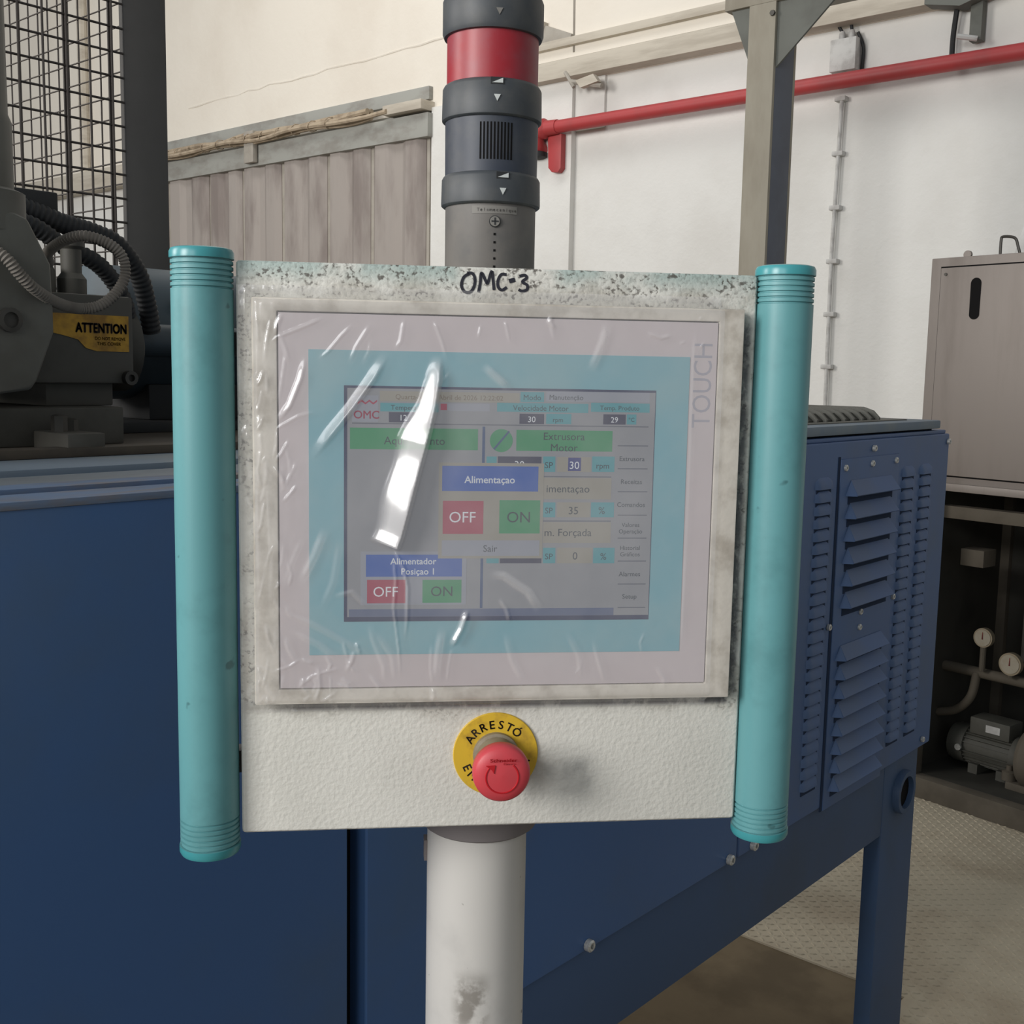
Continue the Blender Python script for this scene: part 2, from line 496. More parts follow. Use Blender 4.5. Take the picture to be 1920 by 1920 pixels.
_text_cache = {}
def text_mesh(s, height, mat, bold=0, width=None):
    """flat lettering in the XZ plane, centred, facing -Y; height = capital height"""
    key = (s, round(height, 6), mat.name, bold, width)
    if key in _text_cache:
        return _text_cache[key]
    c = bpy.data.curves.new('lettering', 'FONT')
    c.body = s
    c.align_x = 'CENTER'
    c.size = 1.0
    c.fill_mode = 'FRONT'
    c.resolution_u = 3
    o = bpy.data.objects.new('lettering', c)
    COL.objects.link(o)
    bpy.context.view_layer.update()
    dg = bpy.context.evaluated_depsgraph_get()
    me = bpy.data.meshes.new_from_object(o.evaluated_get(dg))
    bpy.data.objects.remove(o, do_unlink=True)
    bpy.data.curves.remove(c)
    k = height / 0.72
    n = len(me.vertices)
    co = np.empty(n * 3)
    me.vertices.foreach_get('co', co)
    co = co.reshape(-1, 3)
    xs = co[:, 0]
    kx = k
    if width:
        kx = width / max(1e-6, xs.max() - xs.min())
    new = np.zeros_like(co)
    new[:, 0] = (xs - (xs.max() + xs.min()) / 2) * kx
    new[:, 2] = (co[:, 1] - 0.36) * k
    me.vertices.foreach_set('co', new.ravel())
    if bold:                                          # heavier strokes: overlaid shifted outlines
        polys = [list(p.vertices) for p in me.polygons]
        e = 0.016 * bold * k
        vs, fs = [], []
        for dx, dz in ((0, 0), (e, 0), (-e, 0), (0, e), (0, -e)):
            o = len(vs)
            vs += [(x + dx, 0.0, z + dz) for x, _, z in new.tolist()]
            fs += [[i + o for i in p] for p in polys]
        bpy.data.meshes.remove(me)
        me = bpy.data.meshes.new('lettering')
        me.from_pydata(vs, [], fs)
    me.materials.clear()
    me.materials.append(mat)
    me.update()
    _text_cache[key] = me
    return me

UI_RECTS = [
    ('page', -0.10135, 0.10984, 1.54054, 1.69714, 'grey', 0),
    ('date_field', -0.07973, 0.01496, 1.68864, 1.69548, 'beige', 1),
    ('mode_label', 0.01569, 0.03188, 1.68951, 1.6964, 'cyan', 1),
    ('mode_field', 0.03335, 0.10571, 1.69021, 1.69715, 'lightgrey', 1),
    ('logo_tile', -0.09819, -0.08077, 1.67454, 1.6924, 'lightgrey', 1),
    ('heading_label', -0.07935, -0.04024, 1.68177, 1.68751, 'cyan', 1),
    ('alarm_square', -0.0388, -0.03447, 1.68318, 1.6875, 'red', 1),
    ('progress_bar', -0.0341, -0.0054, 1.6827, 1.68776, 'lightgrey', 1),
    ('heading_label', -0.00029, 0.06283, 1.68271, 1.68889, 'cyan', 1),
    ('heading_label', 0.06469, 0.10597, 1.68348, 1.68972, 'cyan', 1),
    ('value_field', -0.07361, -0.051, 1.67454, 1.68137, 'dark', 1),
    ('value_field', 0.01525, 0.03221, 1.67458, 1.68151, 'dark', 1),
    ('unit_label', 0.03369, 0.05112, 1.67483, 1.68177, 'cyan', 1),
    ('value_field', 0.07351, 0.08928, 1.67497, 1.68195, 'dark', 1),
    ('unit_label', 0.09003, 0.09681, 1.67513, 1.68212, 'cyan', 1),
    ('divider', -0.09818, 0.10563, 1.67323, 1.67396, 'line', 1),
    ('section_button', -0.09959, -0.0131, 1.65619, 1.67065, 'green', 1),
    ('section_button', 0.01334, 0.08033, 1.65616, 1.67049, 'green', 1),
    ('divider', -0.01007, -0.00822, 1.54633, 1.67233, 'navy', 1),
    ('unit_label', -0.00697, 1e-05, 1.64172, 1.65199, 'cyan', 1),
    ('value_field', 0.00074, 0.03105, 1.64188, 1.65217, 'dark', 1),
    ('unit_label', 0.03217, 0.04072, 1.64168, 1.65237, 'cyan', 1),
    ('value_field', 0.04185, 0.06578, 1.64181, 1.65217, 'beige', 1),
    ('selection', 0.04968, 0.05865, 1.64256, 1.6518, 'navy2', 2),
    ('unit_label', 0.06653, 0.08233, 1.64198, 1.65273, 'cyan', 1),
    ('divider', 0.03236, 0.08033, 1.63812, 1.63887, 'line', 1),
    ('section_button', 0.03254, 0.08058, 1.62288, 1.63775, 'beige', 1),
    ('unit_label', 0.03288, 0.04148, 1.61011, 1.62055, 'cyan', 1),
    ('value_field', 0.0426, 0.06591, 1.61017, 1.62063, 'beige', 1),
    ('unit_label', 0.06666, 0.08293, 1.61023, 1.62072, 'cyan', 1),
    ('divider', 0.03305, 0.08089, 1.60718, 1.60793, 'line', 1),
    ('section_button', 0.03323, 0.08114, 1.59215, 1.6068, 'beige', 1),
    ('unit_label', 0.03359, 0.04224, 1.57785, 1.58877, 'cyan', 1),
    ('value_field', 0.04337, 0.06832, 1.57782, 1.58876, 'beige', 1),
    ('unit_label', 0.06908, 0.08429, 1.57778, 1.58876, 'cyan', 1),
    ('unit_label', -0.00591, 0.00263, 1.57792, 1.58242, 'cyan', 1),
    ('value_field', 0.00338, 0.03254, 1.57789, 1.5824, 'dark', 1),
    ('popup', -0.0395, 0.03289, 1.5813, 1.64759, 'beige', 3),
    ('popup_title', -0.03718, 0.02904, 1.62811, 1.64539, 'blue', 4),
    ('off_button', -0.03652, -0.0086, 1.59844, 1.62137, 'red', 4),
    ('on_button', 0.00248, 0.03074, 1.59887, 1.62193, 'green', 4),
    ('exit_button', -0.03702, 0.03085, 1.58317, 1.594, 'lightgrey', 4),
    ('popup', -0.09228, -0.01981, 1.5489, 1.58619, 'lightgrey', 2),
    ('popup_title', -0.08869, -0.02288, 1.56872, 1.58397, 'blue', 2.5),
    ('off_button', -0.08791, -0.06167, 1.55014, 1.56655, 'red', 2.5),
    ('on_button', -0.04994, -0.02302, 1.55028, 1.56641, 'green', 2.5),
    ('status_bar', -0.10022, 0.08477, 1.54064, 1.54594, 'status', 1),
    ('divider', 0.0842, 0.10575, 1.65998, 1.66073, 'line', 1),
    ('divider', 0.0847, 0.10599, 1.64401, 1.64475, 'line', 1),
    ('divider', 0.08519, 0.10624, 1.62795, 1.6287, 'line', 1),
    ('divider', 0.0857, 0.1065, 1.61143, 1.61218, 'line', 1),
    ('divider', 0.0862, 0.10675, 1.5952, 1.59595, 'line', 1),
    ('divider', 0.08671, 0.10701, 1.57888, 1.57964, 'line', 1),
    ('divider', 0.08721, 0.10726, 1.56248, 1.56325, 'line', 1),
    ('divider', 0.08773, 0.10753, 1.54561, 1.54638, 'line', 1),
]
UI_TEXTS = [
    ('Quarta-feira 8 Abril de 2026 12:22:02', -0.03273, 1.69188, 0.00431, 'texttan', 1, 0),
    ('Modo', 0.02378, 1.69277, 0.00471, 'textdark', 1, 0),
    ('Manutenção', 0.0474, 1.69315, 0.00436, 'textdark', 1, 0),
    ('Temperatura', -0.05968, 1.68464, 0.0043, 'textdark', 1, 0),
    ('Velocidade Motor', 0.02983, 1.6856, 0.00473, 'textdark', 1, 0),
    ('Temp. Produto', 0.08489, 1.68641, 0.00403, 'textdark', 1, 0),
    ('OMC', -0.0886, 1.67956, 0.00679, 'textred', 1, 1),
    ('12', -0.06358, 1.67776, 0.00503, 'textwhite', 1, 0),
    ('30', 0.02372, 1.67787, 0.0051, 'textwhite', 1, 0),
    ('rpm', 0.04185, 1.67775, 0.00402, 'textdark', 1, 0),
    ('29', 0.08139, 1.67828, 0.00478, 'textwhite', 1, 0),
    ('ºC', 0.09342, 1.67844, 0.00368, 'textdark', 1, 0),
    ('Aquecimento', -0.05627, 1.66235, 0.00686, 'textdark', 1, 0),
    ('Extrusora', 0.04658, 1.66645, 0.0066, 'textdark', 1, 0),
    ('Motor', 0.04677, 1.65873, 0.00662, 'textdark', 1, 0),
    ('30', 0.01587, 1.64666, 0.00661, 'textwhite', 1, 0),
    ('SP', 0.03627, 1.64647, 0.00553, 'textdark', 1, 0),
    ('30', 0.05418, 1.64663, 0.00665, 'textwhite', 2, 0),
    ('rpm', 0.07407, 1.64643, 0.00519, 'textdark', 1, 0),
    ('imentaçao', 0.0501, 1.63028, 0.00668, 'textdark', 1, 0),
    ('SP', 0.037, 1.61496, 0.00521, 'textdark', 1, 0),
    ('35', 0.05424, 1.61503, 0.00672, 'textdark', 1, 0),
    ('%', 0.07423, 1.61511, 0.00636, 'textdark', 1, 0),
    ('m. Forçada', 0.05087, 1.59967, 0.00675, 'textdark', 1, 0),
    ('SP', 0.03774, 1.58275, 0.00527, 'textdark', 1, 0),
    ('0', 0.0562, 1.58311, 0.00679, 'textdark', 1, 0),
    ('%', 0.07631, 1.58271, 0.00605, 'textdark', 1, 0),
    ('Alimentaçao', -0.0046, 1.6362, 0.00624, 'textwhite', 4, 1),
    ('OFF', -0.02297, 1.6103, 0.0096, 'textwhite', 4, 0),
    ('ON', 0.01584, 1.61042, 0.00966, 'textdark', 4, 0),
    ('Sair', -0.00345, 1.5884, 0.00597, 'textdark', 4, 0),
    ('Alimentador', -0.05634, 1.57951, 0.00557, 'textwhite', 2.5, 1),
    ('Posiçao 1', -0.05336, 1.57244, 0.00558, 'textwhite', 2.5, 1),
    ('OFF', -0.07518, 1.55836, 0.00894, 'textwhite', 2.5, 0),
    ('ON', -0.03669, 1.55854, 0.00899, 'textdark', 2.5, 0),
    ('Extrusora', 0.09468, 1.65144, 0.00408, 'textdark', 1, 0),
    ('Receitas', 0.09482, 1.63542, 0.00411, 'textdark', 1, 0),
    ('Comandos', 0.09497, 1.61932, 0.00413, 'textdark', 1, 0),
    ('Valores', 0.09505, 1.60502, 0.00377, 'textdark', 1, 0),
    ('Operação', 0.0952, 1.60049, 0.00377, 'textdark', 1, 0),
    ('Historial', 0.09519, 1.58876, 0.00379, 'textdark', 1, 0),
    ('Gráficos', 0.09534, 1.5842, 0.00379, 'textdark', 1, 0),
    ('Alarmes', 0.09541, 1.57012, 0.00419, 'textdark', 1, 0),
    ('Setup', 0.09593, 1.55406, 0.00421, 'textdark', 1, 0),
]
FILM_FOLDS = [
    ([[-0.03929, 1.72213], [-0.04015, 1.70253], [-0.04284, 1.68458], [-0.04804, 1.6629], [-0.05328, 1.64291], [-0.05924, 1.61917], [-0.06488, 1.59713], [-0.06845, 1.58718]], 0.02, 0.003, 0.011, 0.12, 0.02),
    ([[-0.07173, 1.72323], [-0.08404, 1.70282], [-0.09745, 1.68377], [-0.1116, 1.66575], [-0.12647, 1.6459]], 0.007, 0.003, 0.0026, 0.25, 0.3),
    ([[-0.04452, 1.74428], [-0.03865, 1.72924], [-0.03345, 1.71336]], 0.002, 0.002, 0.0013, 0.2, 0.4),
    ([[-0.01189, 1.74224], [-0.01423, 1.73048]], 0.0015, 0.0015, 0.0008, 0.4, 0.4),
    ([[0.00359, 1.74509], [0.00594, 1.73555], [0.00828, 1.72668]], 0.0016, 0.0016, 0.0011, 0.2, 0.4),
    ([[-0.06991, 1.58866], [-0.06292, 1.57496], [-0.06028, 1.56194], [-0.06047, 1.53762], [-0.06217, 1.51881]], 0.0018, 0.0018, 0.0019, 0.1, 0.4),
    ([[-0.06987, 1.58238], [-0.06832, 1.56569], [-0.06967, 1.54706], [-0.06583, 1.51696], [-0.06421, 1.49229]], 0.0016, 0.0016, 0.0014, 0.1, 0.3),
    ([[-0.01742, 1.54671], [-0.02241, 1.53164], [-0.0293, 1.51844]], 0.0045, 0.0015, 0.0028, 0.25, 0.2),
    ([[-0.0293, 1.51844], [-0.03172, 1.50325], [-0.03233, 1.4918]], 0.0016, 0.0016, 0.0008, 0.1, 0.3),
    ([[-0.12344, 1.47997], [-0.11979, 1.49126], [-0.12083, 1.50822]], 0.003, 0.002, 0.0016, 0.2, 0.3),
    ([[-0.10525, 1.50538], [-0.11976, 1.50181], [-0.13243, 1.4971]], 0.0015, 0.0015, 0.0009, 0.3, 0.3),
    ([[-0.13127, 1.51323], [-0.13958, 1.50734], [-0.15396, 1.50229]], 0.0018, 0.0018, 0.0012, 0.3, 0.3),
    ([[-0.1122, 1.74509], [-0.12788, 1.73776], [-0.14698, 1.72967], [-0.15394, 1.72325]], 0.002, 0.002, 0.0013, 0.3, 0.3),
    ([[-0.09472, 1.74203], [-0.10522, 1.73129], [-0.11398, 1.72059], [-0.12274, 1.7134]], 0.0025, 0.002, 0.0011, 0.3, 0.3),
    ([[-0.1276, 1.72031], [-0.13151, 1.70269], [-0.13858, 1.68494], [-0.14914, 1.67063]], 0.004, 0.002, 0.0018, 0.3, 0.3),
    ([[-0.11932, 1.68168], [-0.13337, 1.67793], [-0.14565, 1.67067], [-0.15094, 1.6635]], 0.002, 0.002, 0.001, 0.3, 0.3),
    ([[-0.16061, 1.74736], [-0.15936, 1.73356], [-0.15877, 1.72315]], 0.0025, 0.0015, 0.0016, 0.3, 0.3),
    ([[-0.15544, 1.70856], [-0.15828, 1.70046], [-0.16178, 1.69654]], 0.0022, 0.0015, 0.002, 0.3, 0.3),
    ([[-0.15569, 1.67938], [-0.15855, 1.6705], [-0.16276, 1.6662]], 0.0022, 0.0015, 0.002, 0.3, 0.3),
    ([[-0.16222, 1.64915], [-0.16113, 1.61691], [-0.16076, 1.58067], [-0.15967, 1.54398]], 0.002, 0.002, 0.0008, 0.3, 0.3),
    ([[-0.15457, 1.64565], [-0.15376, 1.61694], [-0.15231, 1.577], [-0.15327, 1.54394]], 0.0016, 0.0016, 0.0006, 0.3, 0.3),
    ([[-0.1465, 1.54573], [-0.12507, 1.5363], [-0.10525, 1.52491], [-0.08339, 1.51151]], 0.003, 0.003, 0.0009, 0.3, 0.3),
    ([[-0.14122, 1.53272], [-0.11971, 1.52133], [-0.10525, 1.5099]], 0.003, 0.003, 0.0007, 0.3, 0.3),
    ([[-0.11245, 1.55477], [-0.09803, 1.5584], [-0.08715, 1.54718]], 0.0025, 0.0025, 0.0008, 0.3, 0.3),
    ([[-0.08712, 1.53971], [-0.08344, 1.52469], [-0.07605, 1.50575], [-0.07524, 1.49056]], 0.003, 0.003, 0.0008, 0.3, 0.3),
    ([[0.00292, 1.55412], [0.00866, 1.54653], [0.01187, 1.53513]], 0.003, 0.0015, 0.0015, 0.3, 0.3),
    ([[-0.04306, 1.52427], [-0.04361, 1.50532], [-0.04198, 1.49004]], 0.0025, 0.0025, 0.0008, 0.3, 0.3),
    ([[0.00706, 1.53137], [0.01312, 1.5084], [0.02291, 1.49095]], 0.003, 0.003, 0.0007, 0.3, 0.3),
    ([[0.10793, 1.53045], [0.10439, 1.52082], [0.10672, 1.50916]], 0.0015, 0.0015, 0.0008, 0.3, 0.4),
    ([[0.10007, 1.73875], [0.11219, 1.73469], [0.12149, 1.73707]], 0.0025, 0.002, 0.0012, 0.3, 0.3),
    ([[0.12435, 1.73096], [0.12993, 1.7329]], 0.0012, 0.0012, 0.0009, 0.4, 0.4),
    ([[0.14315, 1.73318], [0.13884, 1.72763]], 0.0015, 0.0015, 0.001, 0.4, 0.4),
    ([[0.14093, 1.75056], [0.1373, 1.74685]], 0.0015, 0.0015, 0.001, 0.4, 0.4),
    ([[0.13539, 1.74753], [0.13542, 1.71843], [0.13536, 1.68167], [0.13559, 1.63698], [0.13511, 1.58022], [0.13428, 1.51077]], 0.0016, 0.0016, 0.0005, 0.1, 0.1),
    ([[-0.01075, 1.71558], [0.00583, 1.70154], [0.00849, 1.69618]], 0.005, 0.002, 0.001, 0.3, 0.4),
    ([[0.03315, 1.54256], [0.02342, 1.55779], [0.00638, 1.56917], [-0.00665, 1.57108]], 0.004, 0.004, 0.0008, 0.3, 0.3),
    ([[-0.13351, 1.64942], [-0.14062, 1.63501], [-0.14597, 1.62419]], 0.0025, 0.0025, 0.0008, 0.3, 0.3),
    ([[-0.1302, 1.59889], [-0.13919, 1.57697], [-0.14463, 1.55863]], 0.003, 0.003, 0.0007, 0.3, 0.3),
    ([[-0.1646, 1.51065], [-0.15935, 1.49937], [-0.15404, 1.49179]], 0.002, 0.002, 0.0016, 0.3, 0.3),
    ([[-0.15385, 1.51611], [-0.15575, 1.50232], [-0.15945, 1.48812]], 0.0018, 0.0018, 0.0015, 0.3, 0.3),
    ([[-0.08418, 1.74228], [-0.09539, 1.72449], [-0.10101, 1.71029]], 0.003, 0.003, 0.001, 0.3, 0.3),
    ([[-0.06301, 1.74559], [-0.06573, 1.72865], [-0.07065, 1.72148]], 0.003, 0.002, 0.0009, 0.3, 0.3),
    ([[-0.14008, 1.72703], [-0.14442, 1.69894], [-0.14732, 1.68127]], 0.002, 0.002, 0.0008, 0.3, 0.3),
    ([[-0.11524, 1.60438], [-0.12313, 1.58428], [-0.13392, 1.56227]], 0.004, 0.004, 0.0007, 0.3, 0.3),
    ([[-0.08346, 1.5322], [-0.07058, 1.51324], [-0.06789, 1.49235]], 0.003, 0.003, 0.0008, 0.3, 0.3),
    ([[-0.03579, 1.53554], [-0.03925, 1.51286], [-0.04088, 1.49193]], 0.004, 0.004, 0.0007, 0.3, 0.3),
    ([[0.05045, 1.53097], [0.06047, 1.51166], [0.0629, 1.49228]], 0.003, 0.003, 0.0007, 0.3, 0.3),
    ([[0.06966, 1.52504], [0.07601, 1.50373], [0.08026, 1.49007]], 0.0025, 0.0025, 0.0008, 0.3, 0.3),
    ([[0.07456, 1.74608], [0.07128, 1.73162], [0.06264, 1.70977]], 0.004, 0.004, 0.0006, 0.3, 0.3),
    ([[0.03414, 1.74511], [0.03813, 1.7309]], 0.002, 0.002, 0.0006, 0.3, 0.4),
    ([[-0.15031, 1.74589], [-0.15391, 1.72673], [-0.15578, 1.70926]], 0.002, 0.002, 0.0011, 0.3, 0.3),
    ([[-0.15725, 1.65988], [-0.15947, 1.64561], [-0.16236, 1.63486]], 0.002, 0.0015, 0.0015, 0.3, 0.3),
    ([[-0.15545, 1.62414], [-0.15843, 1.60428], [-0.16203, 1.59522]], 0.002, 0.0015, 0.0014, 0.3, 0.3),
    ([[-0.15514, 1.57701], [-0.15883, 1.5587], [-0.16177, 1.54769]], 0.002, 0.0015, 0.0013, 0.3, 0.3),
    ([[-0.14793, 1.59523], [-0.15331, 1.5843], [-0.15697, 1.5697]], 0.002, 0.002, 0.001, 0.3, 0.3),
    ([[-0.10524, 1.59892], [-0.11064, 1.56586], [-0.11966, 1.54369]], 0.0035, 0.0035, 0.0006, 0.3, 0.3),
    ([[-0.1387, 1.66365], [-0.14472, 1.65289], [-0.15038, 1.64569]], 0.002, 0.002, 0.001, 0.3, 0.3),
    ([[-0.13358, 1.63327], [-0.13891, 1.62603], [-0.14495, 1.61878]], 0.002, 0.002, 0.001, 0.3, 0.3),
]


# ================================================================== THE SETTING
WY = 6.0                                              # plane of the long wall
struct('floor', MB().box(-16, 4, -6, 6.4, -0.2, 0), CONCRETE, 'oil-stained brown concrete floor under the blue machine')
plate = struct('floor_plate', MB().prism([(-2.6, 2.945), (-1.09, 2.945), (-1.09, 1.3), (1.2, 1.3), (1.2, 5.98), (-2.6, 5.98)], 0.0, 0.006, 'z'), PLATE, 'pale dusty tread-plate floor running up to the cabinet')
# raised lozenges of the tread plate, alternating directions
mb = MB()
pitch = 0.026
nx, ny = int(2.3 / pitch), int(3.0 / pitch)
for j in range(ny):
    for i in range(nx):
        cx, cy = -2.45 + i * pitch, 2.414 + j * pitch
        if cx > -0.35 or (cy < 2.96 and cx < -1.07):
            continue
        a = 0.62 if (i + j) % 2 else -0.62
        lx, ly = 0.0125, 0.0036
        ca, sa = math.cos(a), math.sin(a)
        pts = [(lx, 0), (0, ly), (-lx, 0), (0, -ly)]
        ring = [(cx + x * ca - y * sa, cy + x * sa + y * ca, 0.006) for x, y in pts]
        top = [(cx + (x * ca - y * sa) * 0.6, cy + (x * sa + y * ca) * 0.6, 0.0088) for x, y in pts]
        mb.add(ring + top, [(4, 5, 6, 7), (0, 1, 5, 4), (1, 2, 6, 5), (2, 3, 7, 6), (3, 0, 4, 7)])
loz = mb.build('tread_lozenges', PLATE, plate, smooth=0)
tag(loz, 'raised lozenges of the tread plate', kind='stuff')

wall = struct('wall_back', MB().box(-16, 4, WY, WY + 0.3, 0, 3.60), WHITE_WALL, 'white plastered lower wall behind the machines')
struct('wall_upper', MB().box(-16, 4, WY - 0.02, WY + 0.3, 3.60, 7.5), CREAM_WALL, 'cream upper wall in the daylight at the top left')
struct('trim_1', MB().box(-6.04, -4.74, WY - 0.05, WY, 0, 3.60), WHITE_WALL, 'flat white pilaster behind the signal tower')
struct('trim_2', MB().box(-4.74, -4.50, WY - 0.022, WY, 3.28, 3.60), WHITE_WALL, 'narrow raised plaster strip above the red pipe', bevel=0.004)
# stepped ledge along the right half of the wall
struct('trim_3', MB().prism([(WY - 0.02, 3.60), (WY - 0.13, 3.60), (WY - 0.13, 3.71), (WY - 0.10, 3.725), (WY - 0.02, 3.73)], -5.45, 4, 'x'), TRIM, 'beige cornice ledge running right of the signal tower', bevel=0.004)
struct('trim_4', MB().box(-5.3, 4, WY - 0.06, WY - 0.02, 3.82, 3.87), TRIM, 'thin upper ledge line over the cornice', bevel=0.004)
# crack-like plaster seams on the upper wall
struct('trim_5', MB().tube([(-9.2 + 0.15 * k, WY - 0.0175 - 0.004 * random.random(), 4.03 + 0.002 * k + random.uniform(-0.012, 0.012)) for k in range(23)], [0.005 + 0.004 * random.random() for k in range(23)], 5), CREAM_WALL, 'faint uneven plaster seam on the cream upper wall')
struct('trim_11', MB().tube([(-4.76, WY - 0.02, 3.78), (-4.765, WY - 0.022, 4.1), (-4.755, WY - 0.02, 4.4), (-4.76, WY - 0.02, 4.9)], 0.008, 5), TRIM_DARK, 'dark vertical plaster seam above the cornice')
# broken plaster lump and bracket near the tower
br = thing('plaster_patch', 'ragged grey plaster patch on cream wall right of the red lamp', 'plaster', (-4.98, WY - 0.02, 3.86))
MB().prism([(-.14, -.03), (.20, -.02), (.22, .03), (.05, .10), (-.05, .14), (-.16, .10)], -0.03, 0.0, 'y').build('patch', TRIM_DARK, br, bevel=0.006)
MB().prism([(-.10, .09), (-.02, .085), (0, .14), (-.07, .16)], -0.05, 0.0, 'y').build('flake', TRIM, br, bevel=0.004)

# corrugated sheet door with its overhead track
door = struct('door_1', MB().box(-9.95, -6.08, WY - 0.025, WY, 0, 3.44), TRIM_DARK, 'weathered grey sheet sliding door left of the signal tower')
edges = [-9.95, -9.52, -8.86, -8.36, -7.81, -7.22, -6.70, -6.09]
for i, (a, b) in enumerate(zip(edges, edges[1:])):
    w = b - a - 0.04
    y0 = WY - 0.025
    k = [(0.0, 0.006), (0.10, 0.05), (0.34, 0.05), (0.44, 0.018), (0.58, 0.018), (0.68, 0.045), (0.90, 0.045), (1.0, 0.006)]
    poly = [(a + 0.02 + w * t, y0 - d) for t, d in k] + [(b - 0.02, y0), (a + 0.02, y0)]
    MB().prism(poly, 0.05, 3.43, 'z').build('sheet_strip', STRIP, door, smooth=20)
struct('trim_6', MB().box(-9.98, -6.03, WY - 0.10, WY, 3.39, 3.56), RAIL, 'grey steel track beam above the sheet door', bevel=0.006)
struct('trim_7', MB().box(-9.98, -6.06, WY - 0.06, WY, 3.66, 3.755), RAIL, 'grey upper strip over the cable bundle', bevel=0.006)
struct('trim_8', MB().box(-16, -9.98, WY - 0.12, WY, 3.42, 3.62), TRIM, 'dusty beige rail beyond the wire mesh', bevel=0.01)
struct('trim_9', MB().tube([(-11.0, WY - 0.06, 3.6), (-11.0, WY - 0.06, 7.0)], 0.05, 10), TRIM, 'vertical beige downpipe seen through the mesh')
struct('trim_10', MB().box(-6.45, -6.04, WY - 0.16, WY - 0.02, 3.575, 3.645), TRIM, 'short beige cable duct at the end of the door track', bevel=0.006)
tray = thing('cable_tray', 'dusty beige cable bundle lying on the door track', 'cables', (-8.3, WY - 0.1, 3.57))
for k, (dz, dy, r, x1) in enumerate(((0.02, -0.03, 0.024, 2.1), (0.045, -0.06, 0.022, 2.1), (0.065, -0.02, 0.02, 1.7), (0.022, -0.075, 0.018, 2.2), (0.05, -0.04, 0.02, 2.1))):
    pts = [(-1.7 + i * 0.2, dy + 0.012 * math.sin(i * 1.7 + k), dz + 0.012 * math.sin(i * 1.1 + 2 * k)) for i in range(int((x1 + 1.7) / 0.2))]
    MB().tube(spline(pts, 4), r, 7).build('cable', CABLE, tray)
for k in range(14):
    x = -1.5 + k * 0.21
    ring = [(x + 0.02 * math.sin(a), -0.045 + 0.055 * math.cos(a), 0.035 + 0.04 * math.sin(a)) for a in np.linspace(0, 2 * PI, 10)]
    MB().tube(ring, 0.004, 5).build('cable_tie', CABLE, tray)
MB().box(0.12, 0.25, -0.06, -0.01, -0.16, 0.10).build('bracket', TRIM_DARK, tray, bevel=0.01)

# ------------------------------------------------------------------ red sprinkler pipe
PZ, PY = 3.30, WY - 0.12
pipe = thing('fire_pipe', 'red painted pipe running along the white wall', 'pipe', (-3.2, PY, PZ))
MB().tube([(-1.70, 0, 0), (3.6, 0, -0.01)], 0.041, 20).build('pipe_run', RED_PIPE, pipe)
MB().lathe([(0.060, -1.80), (0.066, -1.79), (0.066, -1.71), (0.050, -1.69), (0.046, -1.60)], 20, 'x', (0, 0, 0)).build('coupling', RED_PIPE, pipe)
MB().tube(spline([(-1.74, 0, 0.02), (-1.78, 0.0, -0.04), (-1.79, 0.03, -0.10), (-1.79, 0.10, -0.13)], 6), 0.052, 14).build('elbow', RED_PIPE, pipe)
MB().lathe([(0.03, -0.02), (0.062, -0.01), (0.062, 0.02), (0.03, 0.03)], 18, 'z', (-1.79, 0.03, -0.16)).build('flange', BLACK, pipe)
MB().prism([(-1.70, -0.04), (-1.585, -0.04), (-1.585, -0.26), (-1.61, -0.285), (-1.66, -0.28), (-1.69, -0.25)], 0.02, 0.07, 'y').build('bracket', RED_PIPE, pipe, bevel=0.004)
MB().lathe([(0.012, 0), (0.012, 0.012)], 8, 'y', (-1.70, -0.05, 0.0)).build('rust_spot', RUST, pipe)
tag(pipe, 'red painted pipe running along the white wall', 'pipe')

# ------------------------------------------------------------------ surface conduit, junction box
cd = thing('wall_conduit', 'thin grey conduit with saddle clips running down the white wall', 'conduit', (-2.88, WY - 0.03, 0.0))
MB().tube([(0, 0, 0.3), (0.004, 0, 1.5), (-0.006, 0, 2.4), (0.008, 0, 3.22)], 0.011, 10).build('tube', CONDUIT, cd)
clip = MB().box(-0.032, 0.032, -0.014, 0.03, -0.013, 0.013).mesh('saddle_clip', CONDUIT, 0.006)
for k in range(9):
    place('saddle_clip', clip, cd, (0.0, 0, 3.225 - 0.291 * k))
jb = thing('junction_box', 'small grey junction box on the wall above the red pipe', 'box', (-2.86, WY - 0.03, 3.36))
MB().box(-0.075, 0.075, -0.05, 0.03, 0, 0.17).build('housing', CONDUIT, jb, bevel=0.008)
for s in (-0.025, 0.03):
    MB().lathe([(0.014, 0), (0.018, 0.01), (0.018, 0.03), (0.012, 0.045)], 10, 'z', (s, -0.01, 0.17)).build('cable_gland', CONDUIT, jb)
for pts in ([(-0.025, -0.01, 0.21), (-0.06, -0.01, 0.27), (-0.10, 0.0, 0.38)], [(0.03, -0.01, 0.21), (0.02, -0.01, 0.28), (0.02, 0.0, 0.38)], [(0.06, 0.0, 0.20), (0.09, 0.01, 0.12), (0.085, 0.02, 0.0)]):
    MB().tube(spline(pts, 6), 0.009, 7).build('cable', BLACK, jb)
sl = thing('cable_drop', 'dark cable drop from the ledge bracket to the red pipe', 'cable', (-2.28, WY - 0.04, 3.3))
MB().tube(spline([(0.0, 0, 0.0), (0.0, 0, 0.15), (0.02, -0.01, 0.33)], 6), 0.014, 8).build('cable', BLACK, sl)
MB().box(0.09, 0.15, -0.03, 0.03, 0.10, 0.32).build('bracket_plate', GUSSET, sl, bevel=0.004)
MB().tube([(0.05, -0.08, 0.12), (0.14, -0.05, 0.10)], 0.014, 8).build('clamp', CONDUIT, sl)
MB().prism([(-0.12, 0.30), (0.06, 0.26), (0.2, 0.30), (0.2, 0.34), (-0.12, 0.36)], -0.1, 0.0, 'y').build('angle', GUSSET, sl)
